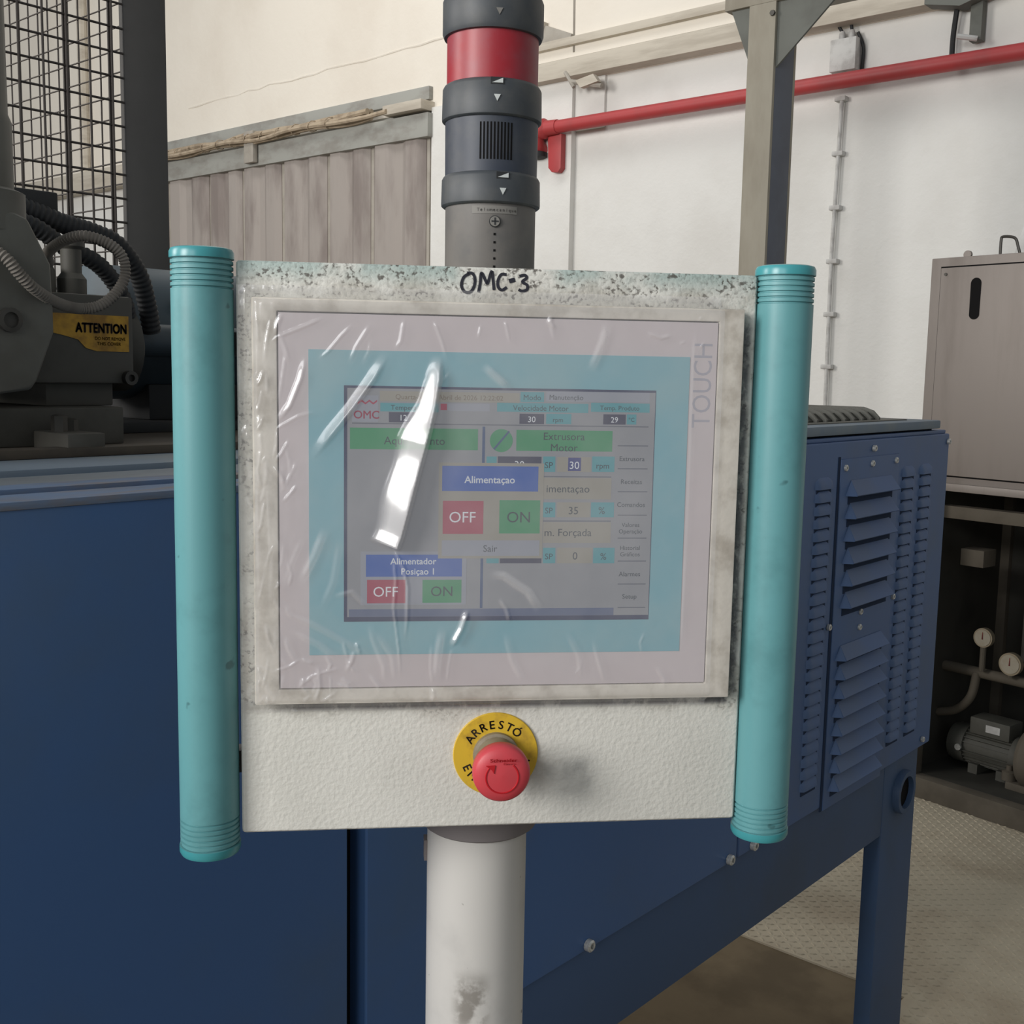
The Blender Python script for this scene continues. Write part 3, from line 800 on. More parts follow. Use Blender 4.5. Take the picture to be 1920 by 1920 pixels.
tag(sl, 'dark cable drop from the ledge bracket to the red pipe', 'cable')
lug = thing('wall_hook', 'small bent metal bracket under the cornice beside the column', 'bracket', (-4.62, WY - 0.13, 3.56))
MB().tube([(-0.12, 0, 0.07), (-0.03, -0.02, -0.04)], 0.012, 7).build('arm', TRIM_DARK, lug)
MB().tube([(-0.06, -0.01, -0.0), (0.16, 0.02, -0.05)], 0.016, 7).build('arm', TRIM_DARK, lug)
MB().prism([(-.02, .0), (.12, .02), (.16, -.03), (.02, -.05)], -0.02, 0.02, 'y').build('plate', TRIM, lug)
tag(lug, 'small bent metal bracket under the cornice beside the column', 'bracket')

# ------------------------------------------------------------------ steel column with gussets and header
cl = thing('steel_column', 'beige steel column with triangular gussets in front of the red pipe', 'column', (-2.55, 4.55, 0))
MB().box(-0.066, 0.062, -0.05, -0.030, 0.0, 3.30).build('flange', COLUMN, cl, bevel=0.002)
MB().box(0.044, 0.062, -0.030, 0.13, 0.0, 3.30).build('web', COLUMN_SHADED, cl, bevel=0.002)
MB().box(-0.066, 0.062, 0.13, 0.15, 0.0, 3.30).build('flange', COLUMN, cl, bevel=0.002)
MB().box(-0.19, 0.55, -0.05, 0.16, 3.30, 3.46).build('header_beam', COLUMN, cl, bevel=0.004)
MB().prism([(-0.066, 3.06), (-0.066, 3.30), (-0.165, 3.30)], -0.03, -0.018, 'y').build('gusset', GUSSET, cl)
MB().prism([(0.062, 3.03), (0.062, 3.30), (0.36, 3.30)], -0.03, -0.018, 'y').build('gusset', GUSSET, cl)
MB().lathe([(0.012, 0), (0.012, 0.012)], 6, 'y', (0.05, -0.062, 3.25)).build('bolt', DARK_BOLT, cl)

# ================================================================== BLUE EXTRUDER MACHINE
XF = -1.0                                            # its long side
ex = thing('extruder_machine', 'long blue extruder machine with louvred hood behind the control panel', 'machine', (-1.5, 1.0, 0))
EX = Vector((-1.5, 1.0, 0))
def W(mb):
    """world-frame geometry into the extruder's frame"""
    mb.v = [(x - EX.x, y - EX.y, z - EX.z) for x, y, z in mb.v]
    return mb
W(MB().box(-2.2, XF, -0.9, 0.857, 0.0, 1.583)).build('base_cabinet', BLUE, ex, bevel=0.008, bseg=3)
W(MB().box(-2.1, XF - 0.03, 0.857, 0.885, 0.0, 1.55)).build('joint_recess', BLACK_RECESS, ex)
W(MB().box(-2.2, XF, 0.884, 1.808, 0.807, 1.575)).build('cover_panel', BLUE, ex, bevel=0.006, bseg=3)
W(MB().box(-2.1, XF - 0.012, 0.884, 2.705, 0.63, 0.815)).build('beam', BLUE_BEAM, ex, bevel=0.004)
W(MB().box(-2.1, XF - 0.02, 0.884, 1.0, 0.0, 0.64)).build('leg', BLUE_BEAM, ex, bevel=0.004)
W(MB().box(XF - 0.052, XF - 0.0105, 2.512, 2.712, 0.0, 0.806)).build('leg', BLUE_BEAM, ex, bevel=0.004)
W(MB().box(-2.1, -2.06, 2.512, 2.712, 0.0, 0.66)).build('leg', BLUE_BEAM, ex, bevel=0.004)
# pipe sleeve through the end of the beam
W(MB().lathe([(0.040, 0.002), (0.040, 0.016), (0.052, 0.016), (0.054, 0.010), (0.054, -0.01)], 28, 'x', (XF - 0.0105, 2.618, 0.714), cap=False)).build('pipe_sleeve', BLUE_BEAM, ex)
W(MB().lathe([(0.0405, 0.0), (0.0405, 0.003)], 28, 'x', (XF - 0.0105, 2.618, 0.714))).build('sleeve_hole', BLACK_RECESS, ex)

# louvred hood
hood = W(MB().box(-2.15, XF, 1.812, 2.757, 0.807, 1.581)).build('louvred_hood', BLUE_HOOD, ex, bevel=0.006, bseg=3)
W(MB().box(-2.14, XF - 0.006, 1.82, 2.745, 1.581, 1.590)).build('hood_lip', BLUE_HOOD, hood, bevel=0.003)
W(MB().box(-2.13, XF - 0.002, 1.78, 2.70, 1.594, 1.614)).build('hood_lid', BLUE_LID, hood, bevel=0.005)
W(MB().box(-2.12, XF - 0.02, 1.80, 2.69, 1.588, 1.596)).build('lid_gap', BLACK_RECESS, hood)
W(MB().box(XF - 0.001, XF + 0.003, 2.158, 2.452, 0.80, 1.545)).build('inset_panel', BLUE_HOOD, hood, bevel=0.0015)
W(MB().box(XF - 0.001, XF + 0.0012, 2.148, 2.158, 0.80, 1.55)).build('panel_gap', SLOT_BLUE, hood)
def big_louvre():
    w, h, d = 0.124, 0.040, 0.024
    vs = [(0.004, -w + 0.022, 0.012), (0.004, w - 0.022, 0.012), (d, w - 0.014, -0.018), (d, -w + 0.014, -0.018), (0.003, -w, -h / 2), (0.003, w, -h / 2),
          (d - 0.002, w - 0.014, -0.020), (d - 0.002, -w + 0.014, -0.020)]
    return MB().add(vs, [(0, 1, 2, 3), (0, 3, 7, 4), (1, 5, 6, 2), (3, 2, 6, 7), (4, 7, 6, 5), (0, 4, 5, 1)]).mesh('louvre', BLUE_HOOD, 0, 20)
lm = big_louvre()
gapm = MB().box(0.003, 0.0042, -0.112, 0.112, -0.012, 0.006).mesh('louvre_slot', SLOT_BLUE, 0, 0)
for k in range(6):
    place('louvre', lm, hood, Vector((XF, 2.308, 1.488 - 0.047 * k)) - EX)
    place('louvre_slot', gapm, hood, Vector((XF, 2.308, 1.488 - 0.047 * k - 0.026)) - EX)
for k in range(8):
    place('louvre', lm, hood, Vector((XF, 2.300, 1.140 - 0.0405 * k)) - EX, scale=(1, 1, 0.9))
    place('louvre_slot', gapm, hood, Vector((XF, 2.300, 1.140 - 0.0405 * k - 0.023)) - EX, scale=(1, 1, 0.8))
def small_louvre():
    mb = MB()
    rows, cols = 6, 10
    vs = []
    for j in range(rows + 1):
        a = j / rows
        for i in range(cols + 1):
            s = -1 + 2 * i / cols
            prof = math.sqrt(max(0.0, 1 - s ** 6))
            z = 0.013 - 0.024 * a
            x = 0.013 * prof * math.sin(a * PI / 2) ** 0.7
            vs.append((x, s * 0.037 * (0.55 + 0.45 * min(1, a * 3)), z))
    n = cols + 1
    fs = [(j * n + i, j * n + i + 1, (j + 1) * n + i + 1, (j + 1) * n + i) for j in range(rows) for i in range(cols)]
    fs.append(tuple(rows * n + i for i in range(n)))
    return mb.add(vs, fs).mesh('vent_louvre', BLUE_HOOD, 0, 50)
sm_l = small_louvre()
slot_s = MB().box(0.0, 0.0012, -0.032, 0.032, -0.006, 0.004).mesh('vent_slot', SLOT_BLUE, 0, 0)
for yc, n, z0 in ((2.088, 25, 1.500), (2.512, 25, 1.502), (2.615, 25, 1.502)):
    for k in range(n):
        z = z0 - 0.0258 * k
        place('vent_louvre', sm_l, hood, Vector((XF - 0.0005, yc, z)) - EX, scale=(0.65, 1, 1))
        place('vent_slot', slot_s, hood, Vector((XF, yc, z - 0.0155)) - EX)
bolt_m = MB().lathe([(0.0085, 0), (0.0085, 0.007), (0.006, 0.009), (0.0035, 0.0085), (0.0035, 0.004)], 12, 'x').mesh('bolt', BOLT)
for y, z in ((2.314, 1.562), (2.744, 1.562), (2.307, 1.530), (2.177, 1.527), (2.432, 1.531), (2.289, 1.211), (2.288, 1.177), (2.699, 0.828), (2.14, 1.20), (2.46, 1.22)):
    place('bolt', bolt_m, hood, Vector((XF + 0.001, y, z)) - EX, scale=(0.8, 0.8, 0.8))
for y, z in ((1.864, 0.818), (1.776, 0.818), (1.345, 0.818), (1.02, 0.818)):
    place('bolt', bolt_m, ex, Vector((XF + 0.0005, y, z)) - EX, scale=(1.15, 1.15, 1.15))
# arched vent on top of the hood
fin = MB().prism([(-1.33, 1.612), (-1.06, 1.612), (-1.06, 1.622), (-1.075, 1.637), (-1.10, 1.645), (-1.30, 1.645), (-1.33, 1.63)], -0.004, 0.004, 'y')
W(fin)
fm = fin.mesh('vent_fin', CAST)
for k in range(14):
    place('vent_fin', fm, hood, (0, 2.478 - 0.044 * k, 0))
W(MB().prism([(-1.32, 1.612), (-1.068, 1.612), (-1.068, 1.620), (-1.085, 1.634), (-1.30, 1.641)], 1.88, 2.472, 'y')).build('vent_core', DARK_TANK, hood)
W(MB().box(-1.34, -1.045, 1.86, 2.60, 1.611, 1.617)).build('vent_frame', CAST, hood, bevel=0.002)

# deck rails and plates on the near part
W(MB().box(-1.055, XF + 0.003, -0.9, 0.86, 1.577, 1.5855)).build('edge_strip', BLUE_WORN, ex, bevel=0.003)
W(MB().box(-1.10, -1.062, -0.9, 0.9, 1.57, 1.590)).build('deck_rail', BLUE_WORN, ex, bevel=0.004)
W(MB().box(-1.20, -1.106, -0.9, 0.9, 1.57, 1.587)).build('deck_rail', DECK_GREY, ex, bevel=0.004)
W(MB().box(-1.40, -1.206, -0.9, 1.0, 1.57, 1.594)).build('deck_strip', BLUE_LID, ex, bevel=0.004)
W(MB().box(-2.2, -1.40, -0.9, 1.8, 1.57, 1.602)).build('deck_plate', DECK_BROWN, ex, bevel=0.004)
W(MB().box(-1.36, -1.325, -0.9, 0.95, 1.594, 1.606)).build('slide_rail', DECK_BROWN, ex, bevel=0.003)
W(MB().box(-1.98, -1.90, 1.09, 1.195, 1.602, 1.662)).build('foot_block', CAST, ex, bevel=0.003)
W(MB().box(-2.1, -1.62, 0.90, 1.6, 1.602, 1.618)).build('bed_plate', BLACK, ex, bevel=0.003)

# ------------------------------------------------------------------ gearbox / drive on the deck
dr = thing('drive_unit', 'grimy grey gearbox with yellow warning sticker on the blue machine', 'gearbox', (-1.55, 0.75, 1.602))
DO = Vector((-1.55, 0.75, 1.602))
def D(mb):
    mb.v = [(x - DO.x, y - DO.y, z - DO.z) for x, y, z in mb.v]
    return mb
D(MB().box(-1.80, -1.42, 0.40, 0.813, 1.602, 1.652)).build('base_block', GEAR_GREY, dr, bevel=0.003)
D(MB().box(-1.42, -1.33, 0.685, 0.735, 1.600, 1.623)).build('clamp_block', GEAR_GREY, dr, bevel=0.002)
D(MB().lathe([(0.010, 0), (0.010, 0.02), (0.006, 0.022)], 6, 'z', (-1.38, 0.70, 1.623))).build('clamp_bolt', DARK_BOLT, dr)
D(MB().lathe([(0.010, 0), (0.010, 0.014), (0.006, 0.016)], 6, 'z', (-1.40, 0.725, 1.623))).build('clamp_bolt', DARK_BOLT, dr)
D(MB().box(-1.72, -1.47, 0.728, 0.826, 1.652, 1.685)).build('pedestal', GEAR_GREY, dr, bevel=0.003)
D(MB().box(-1.78, -1.45, 0.60, 0.848, 1.683, 1.803)).build('housing', GEAR_GREY, dr, bevel=0.005)
D(MB().lathe([(0.010, 0), (0.010, 0.010), (0.005, 0.010), (0.005, 0.004)], 14, 'x', (-1.45, 0.838, 1.691))).build('housing_bolt', DARK_BOLT, dr)
# capped ports on top
D(MB().lathe([(0.016, 0), (0.016, 0.030), (0.012, 0.038)], 14, 'z', (-1.50, 0.745, 1.803))).build('port_cap', GEAR_GREY, dr, bevel=0.001)
D(MB().lathe([(0.020, 0), (0.020, 0.022), (0.014, 0.03), (0.014, 0.062), (0.018, 0.066), (0.018, 0.075)], 14, 'z', (-1.50, 0.785, 1.803))).build('port_cap', GEAR_GREY, dr)
# faceted guard disc, near end
poly = [(.615, 1.8805), (.630, 1.875), (.656, 1.825), (.6575, 1.773), (.6575, 1.746), (.635, 1.689), (.628, 1.678), (.589, 1.673)]
poly = poly + [(1.0 - y - 0.0, z) for y, z in reversed(poly)]
D(MB().prism(poly, -1.37, -1.30, 'x')).build('guard_cover', CAST, dr, bevel=0.006, bseg=3)
D(MB().prism([(0.5 + (y - 0.5) * 0.8, 1.78 + (z - 1.78) * 0.8) for y, z in poly], -1.62, -1.37, 'x')).build('guard_body', CAST, dr)
gb = D(MB().lathe([(0.014, 0), (0.014, 0.006), (0.009, 0.007), (0.009, 0.003)], 16, 'x', (-1.30, 0.603, 1.758))).build('guard_bolt', DARK_BOLT, dr)
# riser above the guard
D(MB().lathe([(0.062, 1.86), (0.062, 1.905), (0.050, 1.91), (0.050, 1.985), (0.046, 1.995), (0.044, 2.6)], 24, 'z', (-1.36, 0.588, 0))).build('riser_pipe', CAST, dr)
# sticker with torn lower edge
st = D(MB().prism([(0.724, 1.776), (0.840, 1.776), (0.840, 1.727), (0.792, 1.727), (0.776, 1.731), (0.765, 1.742), (0.745, 1.747), (0.724, 1.751)], -1.4498, -1.4490, 'x')).build('warning_sticker', YELLOW_STICKER, dr)
place('sticker_lettering', text_mesh('ATTENTION', 0.0130, STICKER_INK, 3.0, 0.074), st, Vector((-1.4484, 0.799, 1.7585)) - DO, (0, 0, PI / 2))
place('sticker_lettering', text_mesh('DO NOT REMOVE', 0.0045, STICKER_INK, 0.5, 0.045), st, Vector((-1.4484, 0.812, 1.7445)) - DO, (0, 0, PI / 2))
place('sticker_lettering', text_mesh('THIS COVER', 0.0045, STICKER_INK, 0.5, 0.035), st, Vector((-1.4484, 0.810, 1.7375)) - DO, (0, 0, PI / 2))
# coupling flange, shaft and barrel cover behind
D(MB().lathe([(0.03, 0.885), (0.062, 0.89), (0.066, 0.90), (0.066, 0.915), (0.05, 0.925)], 32, 'y', (-1.60, 0, 1.735))).build('coupling_flange', GEAR_GREY, dr)
D(MB().lathe([(0.026, 0.92), (0.026, 1.3)], 24, 'y', (-1.62, 0, 1.748))).build('shaft', DARK_BLUEGREY, dr)
bc = thing('barrel_cover', 'dark blue-grey cylindrical cover half hidden by the left handle', 'cover', (-1.78, 1.2, 1.618))
MB().lathe([(0.10, -0.24), (0.112, -0.235), (0.112, 0.4), (0.10, 0.41)], 36, 'y', (0, 0, 0.145)).build('shell', DARK_BLUEGREY, bc)
MB().box(-0.08, 0.08, -0.18, 0.3, 0, 0.06).build('saddle', BLACK, bc, bevel=0.004)
MB().lathe([(0.012, 0), (0.012, 0.01), (0.006, 0.012), (0.006, 0.006)], 12, 'x', (0.105, -0.14, 0.19)).build('bolt', BOLT, bc)

hose = corrugated([(-1.33, 0.55, 1.86), (-1.29, 0.590, 1.832), (-1.285, 0.612, 1.808), (-1.29, 0.632, 1.793), (-1.31, 0.668, 1.781), (-1.33, 0.706, 1.777), (-1.33, 0.734, 1.783), (-1.33, 0.757, 1.802), (-1.33, 0.768, 1.823), (-1.33, 0.764, 1.846), (-1.335, 0.747, 1.861), (-1.35, 0.724, 1.868), (-1.38, 0.712, 1.862), (-1.42, 0.712, 1.85), (-1.47, 0.738, 1.842)], 0.0072, 0.0042, 0.0016)
tag(hose.build('flexible_conduit', FLEX_GREY, None, 0, 60), 'looped dusty grey corrugated conduit hanging over the gearbox sticker', 'conduit')
h1 = corrugated([(-1.55, 0.72, 1.925), (-1.55, 0.765, 1.915), (-1.55, 0.80, 1.905), (-1.55, 0.845, 1.897), (-1.55, 0.885, 1.882), (-1.56, 0.922, 1.845), (-1.57, 0.942, 1.80), (-1.58, 0.955, 1.76)], 0.015, 0.008, 0.002)
tag(h1.build('corrugated_hose', BLACK, None, 0, 60), 'upper black corrugated hose arching from the terminal box to the barrel cover', 'hose')
h2 = corrugated([(-1.53, 0.71, 1.905), (-1.53, 0.752, 1.893), (-1.53, 0.79, 1.872), (-1.53, 0.835, 1.855), (-1.54, 0.868, 1.832), (-1.55, 0.893, 1.80), (-1.57, 0.91, 1.77)], 0.013, 0.008, 0.002)
tag(h2.build('corrugated_hose', BLACK, None, 0, 60), 'lower black corrugated hose curving behind the grey conduit loop', 'hose')
tb = thing('terminal_box', 'small black box on bracket in front of the wire mesh', 'box', (-1.62, 0.76, 1.602))
MB().box(-0.06, 0.07, -0.08, 0.035, 0.315, 0.345).build('lid', BLACK, tb, bevel=0.003)
MB().box(-0.05, 0.05, -0.08, 0.01, 0.25, 0.315).build('housing', BLACK, tb, bevel=0.003)
MB().box(-0.03, 0.0, -0.10, -0.06, 0.0, 0.26).build('bracket', BLACK, tb, bevel=0.002)

# ------------------------------------------------------------------ wire mesh guard with corner post
mg = thing('mesh_guard', 'dark welded wire mesh guard with corner post behind the gearbox', 'guard', (-2.1, 1.235, 1.602))
GO = Vector((-2.1, 1.235, 1.602))
def g(mb):
    mb.v = [(x - GO.x, y - GO.y, z - GO.z) for x, y, z in mb.v]
    return mb
g(MB().box(-2.064, -2.05, 1.19, 1.284, 1.602, 3.1)).build('post', POST, mg, bevel=0.003)
wz = MB().tube([(0, 0, 0), (0, 0, 1.45)], 0.0023, 6).mesh('wire', MESH_WIRE)
wy = MB().tube([(0, -1.6, 0), (0, 0, 0)], 0.0023, 6).mesh('wire', MESH_WIRE)
wx = MB().tube([(-1.5, 0, 0), (0, 0, 0)], 0.0017, 6).mesh('wire', MESH_WIRE)
wzb = MB().tube([(0, 0, 0), (0, 0, 1.45)], 0.0017, 6).mesh('wire', MESH_WIRE)
for k in range(32):
    place('wire', wy, mg, (0.05, -0.045, 0.02 + 0.0452 * k))
    place('wire', wx, mg, (0.04, 0.0, 0.035 + 0.0435 * k))
for k in range(32):
    place('wire', wz, mg, (0.053, -0.07 - 0.0452 * k, 0.0))
for k in range(30):
    place('wire', wzb, mg, (0.01 - 0.0435 * k, 0.003, 0.0))
for y in (-0.072, -0.162):
    MB().box(0.046, 0.05, y - 0.003, y + 0.003, 0, 1.45).build('frame_bar', MESH_WIRE, mg)

# ================================================================== CABINET AND PUMP SET, RIGHT
CA = math.radians(-9.5)
cb = thing('equipment_cabinet', 'tall grey steel cabinet on an open frame beside the white wall', 'cabinet', (-1.742, 4.467, 0.0065), CA)
MB().box(0, 1.1, 0.012, 0.75, 1.285, 2.175).build('body', STEEL_CAB, cb, bevel=0.004)
dr_ = MB().box(0.048, 1.05, 0.0, 0.014, 1.33, 2.135).build('door', STEEL_CAB, cb, bevel=0.003)
MB().box(0.042, 1.06, 0.0105, 0.0125, 1.324, 2.141).build('door_gap', BLACK_RECESS, cb)
sl_poly = [(0.197 + 0.021 * math.cos(a), (2.07 if math.sin(a) >= 0 else 1.955) + 0.021 * math.sin(a)) for a in np.linspace(0, 2 * PI, 24, endpoint=False)]
MB().prism(sl_poly, -0.0015, 0.002, 'y').build('handle_slot', BLACK_RECESS, dr_)
MB().lathe([(0.006, 0), (0.006, 0.004)], 10, 'y', (0.07, -0.004, 2.11)).build('rivet', DARK_BOLT, dr_)
MB().box(-0.002, 1.1, -0.01, 0.012, 1.27, 1.30).build('bottom_rail', STEEL_CAB, cb, bevel=0.003)
MB().lathe([(0.016, -0.006), (0.016, 0.006)], 14, 'y', (0.128, 0.05, 2.185)).build('lifting_lug', STEEL_CAB, cb)
MB().tube(spline([(0.268, 0.03, 2.17), (0.268, 0.03, 2.225), (0.275, 0.03, 2.24), (0.32, 0.03, 2.232), (0.335, 0.03, 2.20), (0.345, 0.03, 2.17)], 5), 0.0055, 8).build('top_handle', DARK_BOLT, cb)
for x in (0.0, 1.04):
    for y in (0.02, 0.69):
        MB().box(x, x + 0.06, y, y + 0.06, 0.0, 1.285).build('frame_leg', STEEL_FRAME, cb, bevel=0.003)
MB().box(-0.05, 1.2, 0.0, 0.06, 0.0, 0.085).build('skid_rail', STEEL_FRAME, cb, bevel=0.003)
MB().box(-0.05, 1.2, 0.69, 0.75, 0.0, 0.085).build('skid_rail', STEEL_FRAME, cb, bevel=0.003)
MB().box(0.10, 0.16, 0.06, 0.69, 0.01, 0.08).build('skid_cross', STEEL_FRAME, cb, bevel=0.003)
MB().box(0.55, 0.61, 0.06, 0.69, 0.01, 0.08).build('skid_cross', STEEL_FRAME, cb, bevel=0.003)
MB().box(0.0, 1.1, 0.72, 0.74, 0.08, 1.285).build('back_panel', DARK_TANK, cb)
MB().box(0.005, 0.02, 0.08, 0.72, 0.085, 1.285).build('side_panel', DARK_TANK, cb)
MB().box(0.02, 1.1, 0.06, 0.72, 0.075, 0.085).build('floor_pan', DARK_TANK, cb)
MB().box(0.06, 1.08, 0.10, 0.16, 1.15, 1.20).build('cross_bar', STEEL_FRAME, cb, bevel=0.003)
MB().box(0.30, 1.05, 0.36, 0.70, 0.56, 1.14).build('tank', DARK_TANK, cb, bevel=0.01)
MB().box(0.10, 0.20, 0.2, 0.3, 0.95, 1.02).build('valve_block', STEEL_FRAME, cb, bevel=0.004)
MB().tube([(0.02, 0.28, 0.50), (1.08, 0.28, 0.50)], 0.022, 14).build('manifold_pipe', STEEL_FRAME, cb)
MB().tube(spline([(0.02, 0.25, 0.30), (0.10, 0.25, 0.33), (0.16, 0.25, 0.40), (0.17, 0.27, 0.50)], 6), 0.018, 12).build('feed_pipe', STEEL_FRAME, cb)
stick = thing('wooden_batten', 'pale batten leaning against the wall on top of the cabinet', 'batten', (-1.445, 4.60, 2.175))
MB().prism([(-0.03, 0.0), (0.012, 0.0), (0.03, 0.125), (0.004, 0.13)], 0, 0.02, 'y').build('batten', CONDUIT, stick, bevel=0.002)
CBM = Matrix.Translation(Vector((-1.742, 4.467, 0.0065))) @ Matrix.Rotation(CA, 4, 'Z')
def in_cab(x, y, z):
    return tuple(CBM @ Vector((x, y, z)))
for (lx, lz, r, label) in ((0.205, 0.66, 0.040, 'brass-rimmed pressure gauge, the higher of two in the dark frame'), (0.325, 0.575, 0.046, 'pale-faced pressure gauge, the lower of two in the dark frame')):
    ga = thing('pressure_gauge', label, 'gauge', in_cab(lx, 0.24, 0.52), CA, group='pressure gauges in the pump frame')
    z = lz - 0.52
    MB().lathe([(r, -0.012), (r, 0.012), (r * 0.9, 0.014)], 28, 'y', (0, 0, z)).build('case', GAUGE_RIM, ga)
    fc = MB().lathe([(r * 0.84, -0.0145), (r * 0.84, -0.012)], 28, 'y', (0, 0, z)).build('dial', GAUGE_FACE, ga)
    MB().prism([(-0.003, -0.006), (0.003, -0.006), (0.001, r * 0.6), (-0.001, r * 0.6)], -0.016, -0.015, 'y').build('needle', RUST, ga).location = (0, 0, z)
    MB().lathe([(0.012, 0.0), (0.012, z - r * 0.95)], 10, 'z').build('stem', STEEL_FRAME, ga)
# pump motor with terminal box, fan cover and cooling fins, on the skid
mo = thing('electric_motor', 'small grey finned electric motor with terminal box on the skid', 'motor', in_cab(0.20, 0.30, 0.085), CA)
MB().lathe([(0.055, -0.13), (0.075, -0.12), (0.082, -0.10), (0.082, -0.05)], 28, 'x', (0, 0, 0.10)).build('fan_cover', MOTOR_GREY, mo)
MB().lathe([(0.070, -0.05), (0.070, 0.15)], 28, 'x', (0, 0, 0.10)).build('frame', MOTOR_GREY, mo)
finm = MB().box(-0.048, 0.148, -0.002, 0.002, 0.068, 0.080).mesh('cooling_fin', MOTOR_GREY)
for k in range(22):
    a = math.radians(28 + k * 14.4)
    if 78 < math.degrees(a) % 360 < 100:
        continue
    place('cooling_fin', finm, mo, (0, 0, 0.10), (a, 0, 0))
MB().lathe([(0.085, 0.15), (0.085, 0.175), (0.05, 0.19)], 28, 'x', (0, 0, 0.10)).build('end_shield', MOTOR_GREY, mo)
MB().box(-0.03, 0.14, -0.06, 0.05, 0.165, 0.235).build('terminal_box', MOTOR_GREY, mo, bevel=0.006)
MB().box(0.04, 0.10, -0.0615, -0.06, 0.185, 0.215).build('nameplate', CONDUIT, mo)
MB().box(-0.02, 0.02, -0.07, 0.07, 0.0, 0.04).build('foot', MOTOR_GREY, mo)
MB().box(0.10, 0.14, -0.07, 0.07, 0.0, 0.04).build('foot', MOTOR_GREY, mo)
MB().lathe([(0.014, 0), (0.014, 0.01)], 10, 'y', (-0.06, -0.092, 0.10)).build('bolt', BOLT, mo)
pu = thing('pump', 'beige round pump casing right of the grey motor', 'pump', in_cab(0.47, 0.25, 0.085), CA)
MB().lathe([(0.05, -0.08), (0.11, -0.06), (0.125, -0.04), (0.125, 0.0), (0.09, 0.05), (0.05, 0.08)], 32, 'x', (0, 0, 0.13)).build('casing', STEEL_FRAME, pu, bevel=0.002)
MB().box(-0.10, 0.06, -0.08, 0.08, 0.0, 0.03).build('foot', STEEL_FRAME, pu, bevel=0.003)
MB().lathe([(0.028, 0.03), (0.028, 0.065), (0.012, 0.07), (0.012, 0.09)], 14, 'z', (-0.10, -0.05, 0)).build('drain_plug', STEEL_FRAME, pu)

# ================================================================== OPERATOR CONTROL PANEL
PO = Vector((-0.5232, 0.5801, 0.0))
PA = math.radians(48.1)
cp = thing('control_panel', 'cream touch-screen control panel with teal side handles on white pole', 'control panel', PO, PA)
# local frame: x right along the face, y away from the viewer, z up
X0, X1, Z0, Z1 = -0.1752, 0.1838, 1.3825, 1.7802
enc = MB().box(X0, X1, 0.0, 0.18, Z0, Z1).build('enclosure', ENCLOSURE, cp, bevel=0.0032, bseg=3)
MB().lathe([(0.040, 0.0), (0.040, 1.372)], 40, 'z', (0.0, 0.09, 0.0)).build('pole', POLE, cp)
MB().lathe([(0.0430, 1.3490), (0.0455, 1.3508), (0.0468, 1.3825)], 40, 'z', (0.002, 0.09, 0.0)).build('collar', COLLAR, cp)
MB().lathe([(0.10, 0.0), (0.10, 0.012), (0.06, 0.014)], 40, 'z', (0.0, 0.09, 0.0)).build('foot_plate', POLE, cp)
MB().box(-0.0425, -0.037, 0.088, 0.10, 1.318, 1.335).build('cable_clip', COLLAR, cp)

def handle_profile(z0, z1, r):
    p = [(r - 0.0035, z0), (r - 0.0005, z0 + 0.0008), (r + 0.0004, z0 + 0.0025), (r + 0.0004, z0 + 0.0068)]
    def grooves(a, n, s):
        out = []
        for k in range(n):
            b = a + s * k * 0.0037
            out += [(r - 0.0012, b), (r - 0.0012, b + s * 0.0006), (r, b + s * 0.0011), (r, b + s * 0.0032)]
        return out
    p += grooves(z0 + 0.0070, 6, 1)
    top = [(r - 0.0035, z1), (r - 0.0005, z1 - 0.0008), (r + 0.0004, z1 - 0.0025), (r + 0.0004, z1 - 0.0068)] + grooves(z1 - 0.0070, 6, -1)
    return p + top[::-1]
for hx, name in ((-0.1975, 'handle'), (0.2048, 'handle')):
    r = 0.0204
    zb, zt = 1.3690, 1.7870
    h = MB().lathe(handle_profile(zb, zt, r), 56, 'z', (hx, 0.004, 0)).build('handle', TEAL, cp, smooth=30)
    MB().lathe([(r + 0.0007, zt - 0.0066), (r + 0.0007, zt - 0.0026), (r - 0.0004, zt - 0.0004), (r - 0.003, zt + 0.0004)], 56, 'z', (hx, 0.004, 0)).build('end_cap', TEAL_CAP, h)
    MB().lathe([(r - 0.003, zb - 0.0004), (r - 0.0004, zb + 0.0004), (r + 0.0007, zb + 0.0026), (r + 0.0007, zb + 0.0066)], 56, 'z', (hx, 0.004, 0)).build('end_cap', TEAL_CAP, h)
    for zz in (1.43, 1.725):
        sx = 1 if hx < 0 else -1
        MB().box(min(hx, hx + sx * 0.024), max(hx, hx + sx * 0.024), 0.015, 0.030, zz - 0.008, zz + 0.008).build('mount', COLLAR, h)

# display: soiled bezel ring, faceplate, teal film, LCD and its pages
bx0, bx1, bz0, bz1 = -0.1640, 0.1714, 1.4793, 1.7557
fx0, fx1, fz0, fz1 = -0.1475, 0.1535, 1.4900, 1.7468
ring = MB()
outer = [(bx0, bz0), (bx1, bz0), (bx1, bz1), (bx0, bz1)]
inner = [(fx0, fz0), (fx1, fz0), (fx1, fz1), (fx0, fz1)]
vs = []
for y in (-0.012, 0.0):
    vs += [(x, y, z) for x, z in outer] + [(x, y, z) for x, z in inner]
fs = []
for i in range(4):
    j = (i + 1) % 4
    fs += [(i, j, 4 + j, 4 + i), (8 + i, 12 + i, 12 + j, 8 + j), (i, 8 + i, 8 + j, j), (4 + i, 4 + j, 12 + j, 12 + i)]
ring.add(vs, fs)
disp = ring.build('display', BEZEL, cp, bevel=0.0014)
MB().box(fx0 + 0.0008, fx1 - 0.0008, -0.0113, -0.001, fz0 + 0.0008, fz1 - 0.0008).build('faceplate', FACEPLATE, disp)
MB().box(-0.1270, 0.1336, -0.0116, -0.0105, 1.5140, 1.7222).build('teal_surround', FACE_TEAL, disp)
